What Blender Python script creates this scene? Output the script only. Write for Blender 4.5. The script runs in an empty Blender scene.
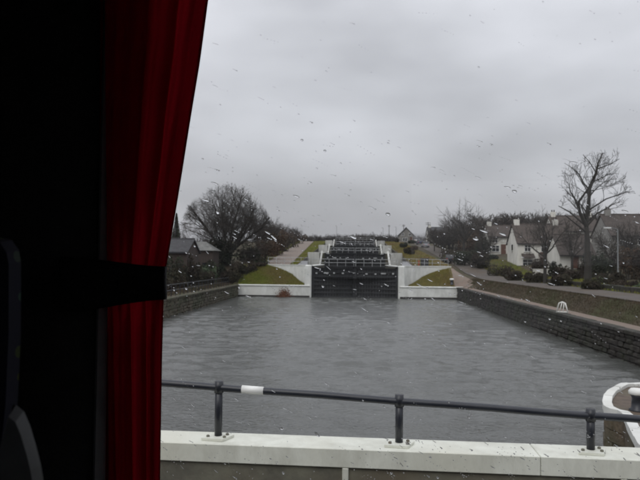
import bpy, math, random
import numpy as np
from mathutils import Vector, Matrix

random.seed(7); np.random.seed(7)
sc = bpy.context.scene
col = sc.collection
R = math.radians

# ------------------------------------------------------------------ camera
F = 622.0                              # focal length in pixels of the 640-px-wide photograph
CAM = Vector((0, 0, 5.1))              # water is z = 0, the canal runs along +Y
YAW, PITCH, ROLL = R(3.22), R(1.95), R(0.6)
ROT = Matrix.Rotation(YAW, 3, 'Z') @ Matrix.Rotation(R(90) + PITCH, 3, 'X') @ Matrix.Rotation(ROLL, 3, 'Z')
cd = bpy.data.cameras.new('camera'); cam = bpy.data.objects.new('camera', cd); col.objects.link(cam)
cam.matrix_world = Matrix.Translation(CAM) @ ROT.to_4x4()
cd.sensor_width = 36; cd.lens = 36 * F / 640
cd.clip_start = 0.05; cd.clip_end = 6000
cd.dof.use_dof = True; cd.dof.focus_distance = 1.7; cd.dof.aperture_fstop = 10.5
sc.camera = cam

# ------------------------------------------------------------------ world, sun, exposure
sc.view_settings.view_transform = 'Standard'; sc.view_settings.look = 'None'
sc.view_settings.exposure = 0.7; sc.view_settings.gamma = 1.0
world = bpy.data.worlds.new('World'); sc.world = world; world.use_nodes = True
SUN_EL, SUN_AZ = 48, 205               # degrees; azimuth clockwise from +Y
def build_world():
    nt = world.node_tree; N = nt.nodes; L = nt.links; N.clear()
    out = N.new('ShaderNodeOutputWorld'); bg = N.new('ShaderNodeBackground'); bg.inputs[1].default_value = 0.1
    sky = N.new('ShaderNodeTexSky'); sky.sky_type = 'NISHITA'; sky.sun_disc = False
    sky.sun_elevation = R(SUN_EL); sky.sun_rotation = R(SUN_AZ); sky.air_density = 1.5; sky.dust_density = 4
    tc = N.new('ShaderNodeTexCoord'); sep = N.new('ShaderNodeSeparateXYZ'); L.new(tc.outputs['Generated'], sep.inputs[0])
    # overcast luminance rises from the horizon to the zenith; broad soft cloud bands on top
    mp = N.new('ShaderNodeMapping'); mp.inputs['Scale'].default_value = (1.6, 1.6, 4.0); mp.inputs['Rotation'].default_value = (0, R(8), 0)
    L.new(tc.outputs['Generated'], mp.inputs[0])
    nz = N.new('ShaderNodeTexNoise'); nz.inputs['Scale'].default_value = 1.9; nz.inputs['Detail'].default_value = 3; nz.inputs['Roughness'].default_value = .45
    L.new(mp.outputs[0], nz.inputs['Vector'])
    ramp = N.new('ShaderNodeMapRange'); ramp.inputs[1].default_value = -0.02; ramp.inputs[2].default_value = 1.0
    ramp.inputs[3].default_value = 2.6; ramp.inputs[4].default_value = 9.8
    L.new(sep.outputs[2], ramp.inputs[0])
    nr = N.new('ShaderNodeMapRange'); nr.inputs[1].default_value = .3; nr.inputs[2].default_value = .7; nr.inputs[3].default_value = .76; nr.inputs[4].default_value = 1.16
    L.new(nz.outputs[0], nr.inputs[0])
    mul = N.new('ShaderNodeMath'); mul.operation = 'MULTIPLY'; L.new(ramp.outputs[0], mul.inputs[0]); L.new(nr.outputs[0], mul.inputs[1])
    cc = N.new('ShaderNodeVectorMath'); cc.operation = 'SCALE'; cc.inputs[0].default_value = (.985, .98, 1.045); L.new(mul.outputs[0], cc.inputs['Scale'])
    mix = N.new('ShaderNodeMix'); mix.data_type = 'RGBA'; mix.inputs[0].default_value = .94
    L.new(sky.outputs[0], mix.inputs[6]); L.new(cc.outputs[0], mix.inputs[7])
    L.new(mix.outputs[2], bg.inputs[0]); L.new(bg.outputs[0], out.inputs[0])
build_world()
sd = bpy.data.lights.new('sun', 'SUN'); sd.energy = 0.5; sd.angle = R(40); sd.color = (1, .97, .93)
sun = bpy.data.objects.new('sun', sd); col.objects.link(sun); sun.location = (0, -30, 60)
sv = Vector((math.sin(R(SUN_AZ)) * math.cos(R(SUN_EL)), math.cos(R(SUN_AZ)) * math.cos(R(SUN_EL)), math.sin(R(SUN_EL))))
sun.rotation_euler = sv.to_track_quat('Z', 'Y').to_euler()
sc.cycles.use_denoising = True
sc.cycles.max_bounces = 10; sc.cycles.transparent_max_bounces = 12
sc.cycles.use_adaptive_sampling = True

# ------------------------------------------------------------------ pixel helpers (directions of the 640x480 photo)
def ray(px, py): return (ROT @ Vector(((px - 320) / F, (240 - py) / F, -1))).normalized()
def at_z(px, py, z): d = ray(px, py); return CAM + d * ((z - CAM.z) / d.z)
def at_y(px, py, y): d = ray(px, py); return CAM + d * ((y - CAM.y) / d.y)

# ------------------------------------------------------------------ materials
MATS = {}
def mat(name, c1, c2=None, scale=4.0, rough=.7, bump=0.0, bscale=None, c3=None, stretch=(1, 1, 1), metallic=0.0, spec=.5, obj=True, f0=.35, f1=.65, detail=5):
    if name in MATS: return MATS[name]
    m = bpy.data.materials.new(name); m.use_nodes = True; MATS[name] = m
    nt = m.node_tree; N = nt.nodes; L = nt.links
    b = N['Principled BSDF']; b.inputs['Roughness'].default_value = rough; b.inputs['Metallic'].default_value = metallic
    b.inputs['Specular IOR Level'].default_value = spec
    if c2 is None: c2 = tuple(x * .7 for x in c1)
    geo = N.new('ShaderNodeNewGeometry'); mp = N.new('ShaderNodeMapping'); mp.inputs['Scale'].default_value = stretch
    L.new(geo.outputs['Position'], mp.inputs[0])
    nz = N.new('ShaderNodeTexNoise'); nz.inputs['Scale'].default_value = scale; nz.inputs['Detail'].default_value = detail; nz.inputs['Roughness'].default_value = .62
    L.new(mp.outputs[0], nz.inputs['Vector'])
    mr = N.new('ShaderNodeMapRange'); mr.inputs[1].default_value = f0; mr.inputs[2].default_value = f1; L.new(nz.outputs[0], mr.inputs[0])
    mx = N.new('ShaderNodeMix'); mx.data_type = 'RGBA'; mx.inputs[6].default_value = (*c1, 1); mx.inputs[7].default_value = (*c2, 1)
    L.new(mr.outputs[0], mx.inputs[0]); cur = mx.outputs[2]
    if c3 is not None:
        n2 = N.new('ShaderNodeTexNoise'); n2.inputs['Scale'].default_value = scale * .23; n2.inputs['Detail'].default_value = 4; L.new(mp.outputs[0], n2.inputs['Vector'])
        r2 = N.new('ShaderNodeMapRange'); r2.inputs[1].default_value = .45; r2.inputs[2].default_value = .65; L.new(n2.outputs[0], r2.inputs[0])
        x2 = N.new('ShaderNodeMix'); x2.data_type = 'RGBA'; L.new(r2.outputs[0], x2.inputs[0]); L.new(cur, x2.inputs[6]); x2.inputs[7].default_value = (*c3, 1); cur = x2.outputs[2]
    if obj:                                # each object a little lighter or darker than the next
        oi = N.new('ShaderNodeObjectInfo'); orr = N.new('ShaderNodeMapRange'); orr.inputs[3].default_value = .86; orr.inputs[4].default_value = 1.14
        L.new(oi.outputs['Random'], orr.inputs[0])
        vm = N.new('ShaderNodeVectorMath'); vm.operation = 'SCALE'; L.new(cur, vm.inputs[0]); L.new(orr.outputs[0], vm.inputs['Scale']); cur = vm.outputs[0]
    L.new(cur, b.inputs['Base Color'])
    rr = N.new('ShaderNodeMapRange'); rr.inputs[3].default_value = max(.03, rough - .12); rr.inputs[4].default_value = min(1, rough + .12)
    L.new(nz.outputs[0], rr.inputs[0]); L.new(rr.outputs[0], b.inputs['Roughness'])
    if bump:
        n3 = N.new('ShaderNodeTexNoise'); n3.inputs['Scale'].default_value = bscale or scale * 3; n3.inputs['Detail'].default_value = 4; L.new(mp.outputs[0], n3.inputs['Vector'])
        bp = N.new('ShaderNodeBump'); bp.inputs['Strength'].default_value = bump; bp.inputs['Distance'].default_value = .05
        L.new(n3.outputs[0], bp.inputs['Height']); L.new(bp.outputs[0], b.inputs['Normal'])
    return m
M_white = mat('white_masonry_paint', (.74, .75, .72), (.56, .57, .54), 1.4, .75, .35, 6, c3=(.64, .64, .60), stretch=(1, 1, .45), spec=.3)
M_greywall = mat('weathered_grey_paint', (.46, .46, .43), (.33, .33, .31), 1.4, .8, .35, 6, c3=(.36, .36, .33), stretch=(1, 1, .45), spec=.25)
M_whitepost = mat('white_gloss_paint', (.78, .78, .75), (.66, .66, .62), 3, .45)
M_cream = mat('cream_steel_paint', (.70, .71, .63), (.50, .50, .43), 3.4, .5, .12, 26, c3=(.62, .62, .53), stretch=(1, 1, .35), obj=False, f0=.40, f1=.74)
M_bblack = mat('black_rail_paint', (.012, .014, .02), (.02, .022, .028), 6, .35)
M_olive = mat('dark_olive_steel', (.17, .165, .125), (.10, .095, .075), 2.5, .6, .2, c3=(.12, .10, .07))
M_gate = mat('black_tarred_timber', (.010, .011, .013), (.022, .023, .026), 2.4, .55, .4, 8, c3=(.014, .016, .014), stretch=(1, 1, .3))
M_gatebeam = mat('worn_gate_timber', (.010, .011, .012), (.024, .025, .027), 3.0, .55, .3, stretch=(.3, 1, 1))
M_greyrail = mat('pale_grey_rail_paint', (.44, .45, .45), (.30, .31, .31), 3, .5)
M_stone = mat('dark_quay_stone', (.046, .040, .034), (.020, .018, .015), 2.6, .75, .8, 9, c3=(.030, .032, .02), spec=.3)
M_stonew = mat('wet_quay_core', (.028, .025, .022), (.02, .018, .016), 3, .5, .3)
M_lstone = mat('buff_quay_stone', (.105, .092, .066), (.05, .044, .034), 2.2, .8, .6, 8, c3=(.055, .058, .035), spec=.25)
M_brownst = mat('brown_abutment_stone', (.13, .095, .06), (.055, .042, .03), 3.2, .7, .6, 10, c3=(.08, .07, .04))
M_earth = mat('wet_brown_earth', (.12, .085, .058), (.075, .055, .04), 4, .75, .5, 14, c3=(.10, .085, .05))
M_grass = mat('winter_grass', (.060, .075, .022), (.10, .105, .035), 2.2, .85, .8, 16, c3=(.10, .085, .045))
M_blade = mat('grass_blades', (.125, .155, .022), (.19, .20, .036), .9, .8, c3=(.18, .15, .05), spec=.25)
M_blade3 = mat('yellowed_grass_blades', (.23, .19, .05), (.16, .155, .038), .9, .8, c3=(.22, .15, .06), spec=.25)
M_blade2 = mat('rough_grass_blades', (.105, .080, .054), (.062, .049, .034), 1.2, .9, c3=(.06, .055, .03), spec=.15)
M_ground = mat('rough_ground', (.075, .060, .040), (.045, .037, .026), 1.1, .95, .8, 9, c3=(.045, .048, .022), spec=.15)
M_towpath = mat('red_brown_towpath', (.20, .145, .11), (.145, .105, .08), 2, .75, .3, 22, c3=(.16, .125, .095))
M_gravel = mat('pinkish_gravel', (.235, .19, .155), (.17, .138, .115), 2, .9, .4, 20)
M_road = mat('wet_asphalt', (.115, .10, .088), (.085, .075, .066), 1.2, .8, .3, 30, c3=(.10, .08, .062), spec=.25)
M_deck = mat('bridge_asphalt', (.055, .055, .055), (.04, .04, .04), 3, .6, .4, 40)
M_roof = mat('brown_roof_tiles', (.058, .042, .033), (.034, .026, .021), 2.5, .8, .6, 12)
M_roofg = mat('slate_roof_tiles', (.042, .042, .045), (.028, .028, .03), 2.5, .75, .4, 12)
M_roofp = mat('pale_sheet_roof', (.15, .15, .14), (.09, .09, .085), 2, .8)
M_render = mat('white_house_render', (.66, .645, .59), (.52, .51, .46), 1.1, .85, .25, 12, stretch=(1, 1, .5))
M_renderg = mat('grey_house_render', (.27, .26, .24), (.19, .185, .17), 1.1, .85, .25, 12, stretch=(1, 1, .5))
M_brick = mat('brown_shed_boards', (.045, .031, .024), (.030, .022, .018), 3, .8, .3, stretch=(3, 3, .3))
M_win = mat('dark_window_glass', (.012, .014, .016), (.02, .022, .024), 1, .08, spec=.6)
M_frame = mat('white_window_frame', (.7, .7, .68), (.6, .6, .58), 4, .5)
M_door = mat('brown_door_paint', (.12, .05, .03), (.09, .04, .025), 4, .5)
M_bark = mat('dark_wet_bark', (.020, .018, .015), (.036, .032, .026), 3, .9, .8, 14, stretch=(1, 1, .3))
M_twig = mat('brown_twigs', (.040, .033, .026), (.028, .024, .02), 2, .9)
M_twigr = mat('reddish_twigs', (.048, .036, .028), (.032, .025, .02), 1.2, .9)
M_beech = mat('brown_winter_leaves', (.085, .047, .025), (.042, .028, .018), .8, .85, c3=(.036, .03, .018), spec=.2)
M_ever = mat('dark_evergreen_leaves', (.012, .018, .009), (.024, .032, .014), 1.2, .75, c3=(.022, .022, .013), spec=.2)
M_hedge = mat('green_hedge_leaves', (.028, .05, .018), (.05, .075, .026), 1.4, .65)
M_bram = mat('bramble_stems', (.042, .031, .023), (.024, .019, .015), 1.0, .9, c3=(.03, .03, .016), spec=.15)
M_rust = mat('rusty_stain_weeds', (.15, .055, .026), (.09, .045, .025), 4, .85)
M_tyre = mat('tyre_rubber', (.012, .012, .012), None, 5, .8)
M_coach = mat('coach_trim_charcoal', (.045, .046, .050), (.035, .036, .040), 30, .85, .2, 200)
M_pillar = mat('coach_pillar_grey', (.34, .35, .36), (.28, .29, .30), 20, .7)
M_body = mat('coach_body_paint', (.55, .55, .55), None, 2, .3)
M_band = mat('black_tie_webbing', (.010, .010, .012), (.014, .014, .017), 60, .9, .3, 300)
M_plastic = mat('grey_seat_plastic', (.16, .165, .17), (.12, .125, .13), 20, .5)
M_rubber = mat('black_window_seal', (.008, .008, .008), None, 10, .6)
M_red = mat('red_paint', (.35, .03, .02), (.28, .03, .02), 4, .5)
M_blue = mat('blue_sign_paint', (.04, .07, .16), (.03, .05, .12), 4, .5)
M_pole = mat('grey_galvanised_pole', (.22, .23, .23), (.16, .17, .17), 4, .5)
M_wood = mat('dark_pole_timber', (.045, .036, .028), (.03, .025, .02), 4, .8)

def glass_mat():                            # thin pane: mostly see-through with a Fresnel mirror
    m = bpy.data.materials.new('window_glass'); m.use_nodes = True; nt = m.node_tree; N = nt.nodes; L = nt.links
    N.remove(N['Principled BSDF']); out = N['Material Output']
    t = N.new('ShaderNodeBsdfTransparent'); t.inputs[0].default_value = (.955, .965, .965, 1)
    g = N.new('ShaderNodeBsdfGlossy'); g.inputs['Roughness'].default_value = .0; fr = N.new('ShaderNodeFresnel'); fr.inputs[0].default_value = 1.3
    mx = N.new('ShaderNodeMixShader'); L.new(fr.outputs[0], mx.inputs[0]); L.new(t.outputs[0], mx.inputs[1]); L.new(g.outputs[0], mx.inputs[2]); L.new(mx.outputs[0], out.inputs[0])
    return m
M_glass = glass_mat()
def drop_mat():
    m = bpy.data.materials.new('rain_water'); m.use_nodes = True; b = m.node_tree.nodes['Principled BSDF']
    b.inputs['Base Color'].default_value = (1, 1, 1, 1); b.inputs['Roughness'].default_value = 0.0; b.inputs['IOR'].default_value = 1.33; b.inputs['Transmission Weight'].default_value = 1
    return m
M_drop = drop_mat()
def curtain_mat():
    m = bpy.data.materials.new('red_curtain_cloth'); m.use_nodes = True; nt = m.node_tree; N = nt.nodes; L = nt.links
    N.remove(N['Principled BSDF']); out = N['Material Output']
    geo = N.new('ShaderNodeNewGeometry'); nz = N.new('ShaderNodeTexNoise'); nz.inputs['Scale'].default_value = 260; L.new(geo.outputs['Position'], nz.inputs['Vector'])
    mx = N.new('ShaderNodeMix'); mx.data_type = 'RGBA'; mx.inputs[6].default_value = (.50, .008, .022, 1); mx.inputs[7].default_value = (.42, .006, .018, 1); L.new(nz.outputs[0], mx.inputs[0])
    d = N.new('ShaderNodeBsdfDiffuse'); t = N.new('ShaderNodeBsdfTranslucent'); L.new(mx.outputs[2], d.inputs[0]); L.new(mx.outputs[2], t.inputs[0])
    ms = N.new('ShaderNodeMixShader'); ms.inputs[0].default_value = .5; L.new(d.outputs[0], ms.inputs[1]); L.new(t.outputs[0], ms.inputs[2]); L.new(ms.outputs[0], out.inputs[0])
    return m
M_curtain = curtain_mat()
def seat_mat():                             # dark moquette with small coloured flecks
    m = mat('seat_moquette', (.012, .013, .03), (.018, .018, .04), 40, .9)
    nt = m.node_tree; N = nt.nodes; L = nt.links; b = N['Principled BSDF']
    v = N.new('ShaderNodeTexVoronoi'); v.inputs['Scale'].default_value = 45; geo = N.new('ShaderNodeNewGeometry'); L.new(geo.outputs['Position'], v.inputs['Vector'])
    dk = N.new('ShaderNodeVectorMath'); dk.operation = 'SCALE'
    lt = N.new('ShaderNodeMath'); lt.operation = 'LESS_THAN'; lt.inputs[1].default_value = .28; L.new(v.outputs['Distance'], lt.inputs[0])
    mx = N.new('ShaderNodeMix'); mx.data_type = 'RGBA'; L.new(lt.outputs[0], mx.inputs[0])
    src = b.inputs['Base Color'].links[0].from_socket; L.new(src, mx.inputs[6]); L.new(v.outputs['Color'], dk.inputs[0]); dk.inputs['Scale'].default_value = .10; L.new(dk.outputs[0], mx.inputs[7]); L.new(mx.outputs[2], b.inputs['Base Color'])
    return m
M_seat = seat_mat()
def water_mat():
    m = bpy.data.materials.new('canal_water'); m.use_nodes = True; nt = m.node_tree; N = nt.nodes; L = nt.links; b = N['Principled BSDF']
    b.inputs['Base Color'].default_value = (.085, .088, .082, 1); b.inputs['Roughness'].default_value = .1; b.inputs['IOR'].default_value = 1.33
    geo = N.new('ShaderNodeNewGeometry')
    def nz(scale, st, rot, detail):
        mp = N.new('ShaderNodeMapping'); mp.inputs['Scale'].default_value = st; mp.inputs['Rotation'].default_value = (0, 0, rot); L.new(geo.outputs['Position'], mp.inputs[0])
        n = N.new('ShaderNodeTexNoise'); n.inputs['Scale'].default_value = scale; n.inputs['Detail'].default_value = detail; n.inputs['Roughness'].default_value = .55; L.new(mp.outputs[0], n.inputs['Vector']); return n
    a = nz(4.2, (.8, 1.3, 1), R(14), 3); c = nz(9.0, (.8, 1.2, 1), R(-10), 2)
    ad = N.new('ShaderNodeMath'); ad.operation = 'MULTIPLY_ADD'; ad.inputs[1].default_value = .3; L.new(c.outputs[0], ad.inputs[0]); L.new(a.outputs[0], ad.inputs[2])
    bp = N.new('ShaderNodeBump'); bp.inputs['Strength'].default_value = .8; bp.inputs['Distance'].default_value = .07; L.new(ad.outputs[0], bp.inputs['Height']); L.new(bp.outputs[0], b.inputs['Normal'])
    return m
M_water = water_mat()

# ------------------------------------------------------------------ mesh helpers
class MB:
    def __init__(s): s.v = []; s.f = []
    def add(s, vs, fs):
        o = len(s.v); s.v += [tuple(p) for p in vs]; s.f += [tuple(i + o for i in f) for f in fs]; return s
    def box(s, c, size, rz=0.0, bev=0.0, jit=0.0, tilt=None):
        hx, hy, hz = size[0] / 2, size[1] / 2, size[2] / 2; cs, sn = math.cos(rz), math.sin(rz)
        def T(p):
            p = Vector(p)
            if jit: p += Vector((random.uniform(-jit, jit), random.uniform(-jit, jit), random.uniform(-jit, jit)))
            if tilt is not None: p = tilt @ p
            return (c[0] + p.x * cs - p.y * sn, c[1] + p.x * sn + p.y * cs, c[2] + p.z)
        if bev <= 0:
            vs = [T((x * hx, y * hy, z * hz)) for z in (-1, 1) for x, y in ((-1, -1), (1, -1), (1, 1), (-1, 1))]
            return s.add(vs, [(3, 2, 1, 0), (4, 5, 6, 7), (0, 1, 5, 4), (1, 2, 6, 5), (2, 3, 7, 6), (3, 0, 4, 7)])
        b = min(bev, hx * .45, hy * .45, hz * .45)
        oct_ = [(-hx + b, -hy), (hx - b, -hy), (hx, -hy + b), (hx, hy - b), (hx - b, hy), (-hx + b, hy), (-hx, hy - b), (-hx, -hy + b)]
        k = .0
        inn = [(x * (hx - b) / hx if abs(abs(x) - hx) < 1e-9 else x * (hx - b * 1.4) / (hx - b), y * (hy - b) / hy if abs(abs(y) - hy) < 1e-9 else y * (hy - b * 1.4) / (hy - b)) for x, y in oct_]
        vs = [T((x, y, -hz)) for x, y in inn] + [T((x, y, -hz + b)) for x, y in oct_] + [T((x, y, hz - b)) for x, y in oct_] + [T((x, y, hz)) for x, y in inn]
        fs = [tuple(range(7, -1, -1)), tuple(range(24, 32))]
        for r in range(3):
            for i in range(8): j = (i + 1) % 8; fs.append((r * 8 + i, r * 8 + j, r * 8 + 8 + j, r * 8 + 8 + i))
        return s.add(vs, fs)
    def prism(s, poly, z0, z1):
        n = len(poly); area = sum(poly[i][0] * poly[(i + 1) % n][1] - poly[(i + 1) % n][0] * poly[i][1] for i in range(n))
        if area < 0: poly = poly[::-1]
        vs = [(x, y, z0) for x, y in poly] + [(x, y, z1) for x, y in poly]
        fs = [tuple(range(n - 1, -1, -1)), tuple(range(n, 2 * n))] + [(i, (i + 1) % n, n + (i + 1) % n, n + i) for i in range(n)]
        return s.add(vs, fs)
    def extr(s, poly, axis, a0, a1):        # polygon in the two other axes, extruded along 'x' or 'y'
        n = len(poly)
        mk = (lambda u, w, a: (a, u, w)) if axis == 'x' else (lambda u, w, a: (u, a, w))
        vs = [mk(u, w, a0) for u, w in poly] + [mk(u, w, a1) for u, w in poly]
        fs = [tuple(range(n)), tuple(range(2 * n - 1, n - 1, -1))] + [((i + 1) % n, i, n + i, n + (i + 1) % n) for i in range(n)]
        return s.add(vs, fs)
    def tube(s, pts, rad, n=6, cap=True):
        pts = [Vector(p) for p in pts]
        if not isinstance(rad, (list, tuple)): rad = [rad] * len(pts)
        o = len(s.v); ref = None
        for i, p in enumerate(pts):
            t = (pts[min(i + 1, len(pts) - 1)] - pts[max(i - 1, 0)])
            if t.length < 1e-9: t = Vector((0, 0, 1))
            t.normalize()
            if ref is None: ref = t.orthogonal()
            u = (ref - t * ref.dot(t)); u = u.normalized() if u.length > 1e-6 else t.orthogonal().normalized(); ref = u; w = t.cross(u)
            for k in range(n):
                a = 2 * math.pi * k / n; q = p + (u * math.cos(a) + w * math.sin(a)) * rad[i]; s.v.append((q.x, q.y, q.z))
        for i in range(len(pts) - 1):
            for k in range(n):
                a = o + i * n + k; b = o + i * n + (k + 1) % n; s.f.append((a, b, b + n, a + n))
        if cap: s.f.append(tuple(o + k for k in range(n - 1, -1, -1))); s.f.append(tuple(o + (len(pts) - 1) * n + k for k in range(n)))
        return s
    def lathe(s, c, prof, n=14):
        o = len(s.v)
        for r, z in prof:
            for k in range(n): a = 2 * math.pi * k / n; s.v.append((c[0] + r * math.cos(a), c[1] + r * math.sin(a), c[2] + z))
        for i in range(len(prof) - 1):
            for k in range(n): a = o + i * n + k; b = o + i * n + (k + 1) % n; s.f.append((a, b, b + n, a + n))
        s.f.append(tuple(o + k for k in range(n - 1, -1, -1))); s.f.append(tuple(o + (len(prof) - 1) * n + k for k in range(n)))
        return s
    def grid(s, nu, nv, fn):
        o = len(s.v)
        for j in range(nv):
            for i in range(nu): s.v.append(tuple(fn(i / (nu - 1), j / (nv - 1))))
        for j in range(nv - 1):
            for i in range(nu - 1): a = o + j * nu + i; s.f.append((a, a + 1, a + nu + 1, a + nu))
        return s
    def build(s, name, m, parent=None, smooth=False, world=True):
        me = bpy.data.meshes.new(name); off = parent_loc(parent) if (parent and world) else Vector()
        vs = s.v if off.length == 0 else [(x - off.x, y - off.y, z - off.z) for x, y, z in s.v]
        me.from_pydata(vs, [], s.f); me.materials.append(m); me.update()
        if smooth: me.polygons.foreach_set('use_smooth', [True] * len(me.polygons))
        o = bpy.data.objects.new(name, me); col.objects.link(o)
        if parent: o.parent = parent
        return o
def parent_loc(p):
    l = Vector()
    while p: l += p.location; p = p.parent
    return l
def tag(o, label=None, cat=None, group=None, kind=None):
    if label: o['label'] = label
    if cat: o['category'] = cat
    if group: o['group'] = group
    if kind: o['kind'] = kind
    return o
def thing(name, loc, label, cat, group=None, rz=0.0):
    o = bpy.data.objects.new(name, None); o.empty_display_size = .2; o.location = loc; o.rotation_euler = (0, 0, rz); col.objects.link(o)
    return tag(o, label, cat, group)
def dup(root, loc, rz, label, scale=None):
    def cp(o, par):
        c = o.copy(); col.objects.link(c); c.parent = par
        for ch in kids[o.name]: cp(ch, c)
        return c
    kids = {}
    def walk(o):
        kids[o.name] = list(o.children)
        for ch in o.children: walk(ch)
    walk(root); r = cp(root, None); r.location = loc; r.rotation_euler = (0, 0, rz); r['label'] = label
    if scale: r.scale = scale
    return r
def smooth01(t): t = max(0.0, min(1.0, t)); return t * t * (3 - 2 * t)
def lerp(a, b, t): return a + (b - a) * t

# ------------------------------------------------------------------ terrain
QL, QR = -16.4, 14.2                    # quay faces of the basin
YG = 87.0                               # line of the first lock head
STEP, RISE, NL = 36.0, 2.4, 4
def hill(y): return 4.5 + max(0, min(y, 207) - 100) * RISE / STEP
def road_x(y): return 19.8 + max(0, y - 185) * .085
def road_z(y):
    return lerp(2.75, max(2.75, hill(y) - .7 * (1 - smooth01((y - 110) / 60))), smooth01((y - 84) / 30))
def lp_x(y): return -12.6 - max(0, y - 105) * .032
def T(x, y):
    n = .12 * math.sin(x * .31 + y * .17) + .08 * math.sin(x * .83 - y * .45)
    if x < 0:
        low = 1.62 + 1.3 * smooth01((-x - 19) / 14) + .8 * smooth01((-x - 40) / 120)
        up = lerp(hill(y), 4.0, .75 * smooth01((-x - 30) / 110))
        t = smooth01((y - 89) / 12)
        if x > -16.8 and y < 94:        # grass bank in front of the wing wall: high on the left, sinking to the gate
            back = lerp(1.66, 4.30, math.sin(1.5708 * max(0, min(1, (-x - 7.0) / 6.6)))); tt = max(0, min(1, (y - 88.1) / 3.6)); z = lerp(1.64, back, tt)
            return z
        z = lerp(low, up, t)
        return z + (n if x < -19 else 0)
    low = 1.62 if x < 16.0 else lerp(1.62, 2.75, smooth01((x - 16.0) / 1.6))
    if x > 22: low = 2.75 + .35 * smooth01((x - 22) / 1.2) + 1.0 * smooth01((x - 24) / 12) + .8 * smooth01((x - 55) / 120)
    if x < 14.0 and y < 97:
        back = lerp(1.66, 4.30, math.sin(1.5708 * max(0, min(1, (x - 7.6) / 7.4)))); tt = max(0, min(1, (y - 88.1) / 3.6)); return lerp(1.64, back, tt)
    rz_ = road_z(y); dx = abs(x - road_x(y))
    up = lerp(hill(y) + 1.2 * smooth01((x - 24) / 20), 5.0, .7 * smooth01((x - 45) / 110))
    t = smooth01((y - 88) / 14) if x < 17 else smooth01((y - 84) / 30)
    z = lerp(low, up, t)
    if y > 84 and x > 14: z = lerp(rz_ - .02, z, smooth01((dx - 2.6) / 2.5))
    return z + (n if x > 23.5 else 0)
def axis(*segs):
    out = []
    for a, b, st in segs:
        k = max(1, int(round((b - a) / st))); out += [a + (b - a) * i / k for i in range(k)]
    return out + [segs[-1][1]]
def patch(mb, xs, ys):
    o = len(mb.v)
    for y in ys:
        for x in xs: mb.v.append((x, y, T(x if abs(x) > 1e-6 else 1e-6, y)))
    n = len(xs)
    for j in range(len(ys) - 1):
        for i in range(n - 1): a = o + j * n + i; mb.f.append((a, a + 1, a + n + 1, a + n))
g = MB()
xl = axis((-1600, -200, 200), (-200, -60, 20), (-60, -24, 3), (-24, QL - .35, .8)); xr = axis((QR + .35, 24, .45), (24, 60, 2), (60, 200, 14), (200, 1600, 200))
ylow = axis((-300, 20, 40), (20, 80, 3), (80, 88.0, .8)); yhi = axis((88.0, 120, .8), (120, 240, 3), (240, 432, 8), (432, 700, 40), (700, 3500, 400))
patch(g, xl, ylow); patch(g, xr, ylow); patch(g, xl, yhi); patch(g, xr, yhi)
patch(g, axis((QL - .35, -9.2, .6)), yhi); patch(g, axis((9.2, QR + .35, .45)), yhi)
patch(g, axis((-9.2, -6.6, .43)), axis((88.0, 92.6, .46))); patch(g, axis((6.6, 9.2, .43)), axis((88.0, 92.6, .46)))
patch(g, axis((-9.2, 9.2, 2.3)), axis((197.6, 240, 3), (240, 700, 30), (700, 3500, 400)))
ground = g.build('ground', M_ground, smooth=True); tag(ground, kind='structure')

# water: real waves on the basin, plain sheets in the chambers
wr = np.random.RandomState(5); WV = []
for _ in range(30):
    lam = wr.choice([wr.uniform(.45, .9), wr.uniform(.7, 1.5), wr.uniform(1.2, 2.6)]); th = R(90 + wr.normal(-12, 28)); WV.append((2 * math.pi / lam * math.cos(th), 2 * math.pi / lam * math.sin(th), wr.uniform(0, 6.28), .0076 * lam ** .95))
xs = np.arange(QL - .3, QR + .31, .22); ys = np.concatenate([np.linspace(-90, 6, 10)[:-1], np.arange(6, 50, .12), np.arange(50, 88.3, .20)])
GX, GY = np.meshgrid(xs, ys); GZ = np.zeros_like(GX)
for kx, ky, ph, am in WV: GZ += am * np.sin(kx * GX + ky * GY + ph)
gust = .65 + .35 * np.sin(.11 * GX + .19 * GY + 1.5 * np.sin(.07 * GY)) ; GZ *= gust; GZ[GY < 5.5] = 0
w = MB(); w.v = [tuple(p) for p in np.stack([GX.ravel(), GY.ravel(), GZ.ravel()], 1).tolist()]
n = len(xs)
for j in range(len(ys) - 1):
    for i in range(n - 1): a = j * n + i; w.f.append((a, a + 1, a + n + 1, a + n))
tag(w.build('canal_water', M_water, smooth=True), kind='structure')
for k in range(NL - 1):
    y0 = YG + STEP * k + 1.5; z = 2.7 + RISE * k
    tag(MB().add([(-6.05, y0, z), (6.05, y0, z), (6.05, y0 + STEP - 1.2, z), (-6.05, y0 + STEP - 1.2, z)], [(0, 1, 2, 3)]).build('canal_water', M_water), kind='structure')

def ribbon(name, xf, width, y0, y1, dy, m, zoff, zf=None):
    mb = MB(); ys = np.arange(y0, y1 + .01, dy); ks = 7
    for y in ys:
        for i in range(ks):
            x = xf(y) + (i / (ks - 1) - .5) * width(y); mb.v.append((x, float(y), (zf(y) if zf else T(x, float(y))) + zoff))
    for j in range(len(ys) - 1):
        for i in range(ks - 1): a = j * ks + i; mb.f.append((a, a + 1, a + ks + 1, a + ks))
    return tag(mb.build(name, m, smooth=True), kind='structure')
ribbon('road', road_x, lambda y: 4.3, -60, 425, 1.0, M_road, .06, road_z)
ribbon('towpath', lambda y: 15.25, lambda y: 1.35, -60, 87, 1.0, M_towpath, .02)
ribbon('ramp_path', lambda y: 15.35 - .55 * smooth01((y - 92) / 12), lambda y: 2.1 + .2 * smooth01((y - 87) / 3), 87.0, 112, .4, M_towpath, .05)
ribbon('gravel_path', lp_x, lambda y: 4.2, 99, 330, .5, M_gravel, .07)

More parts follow.
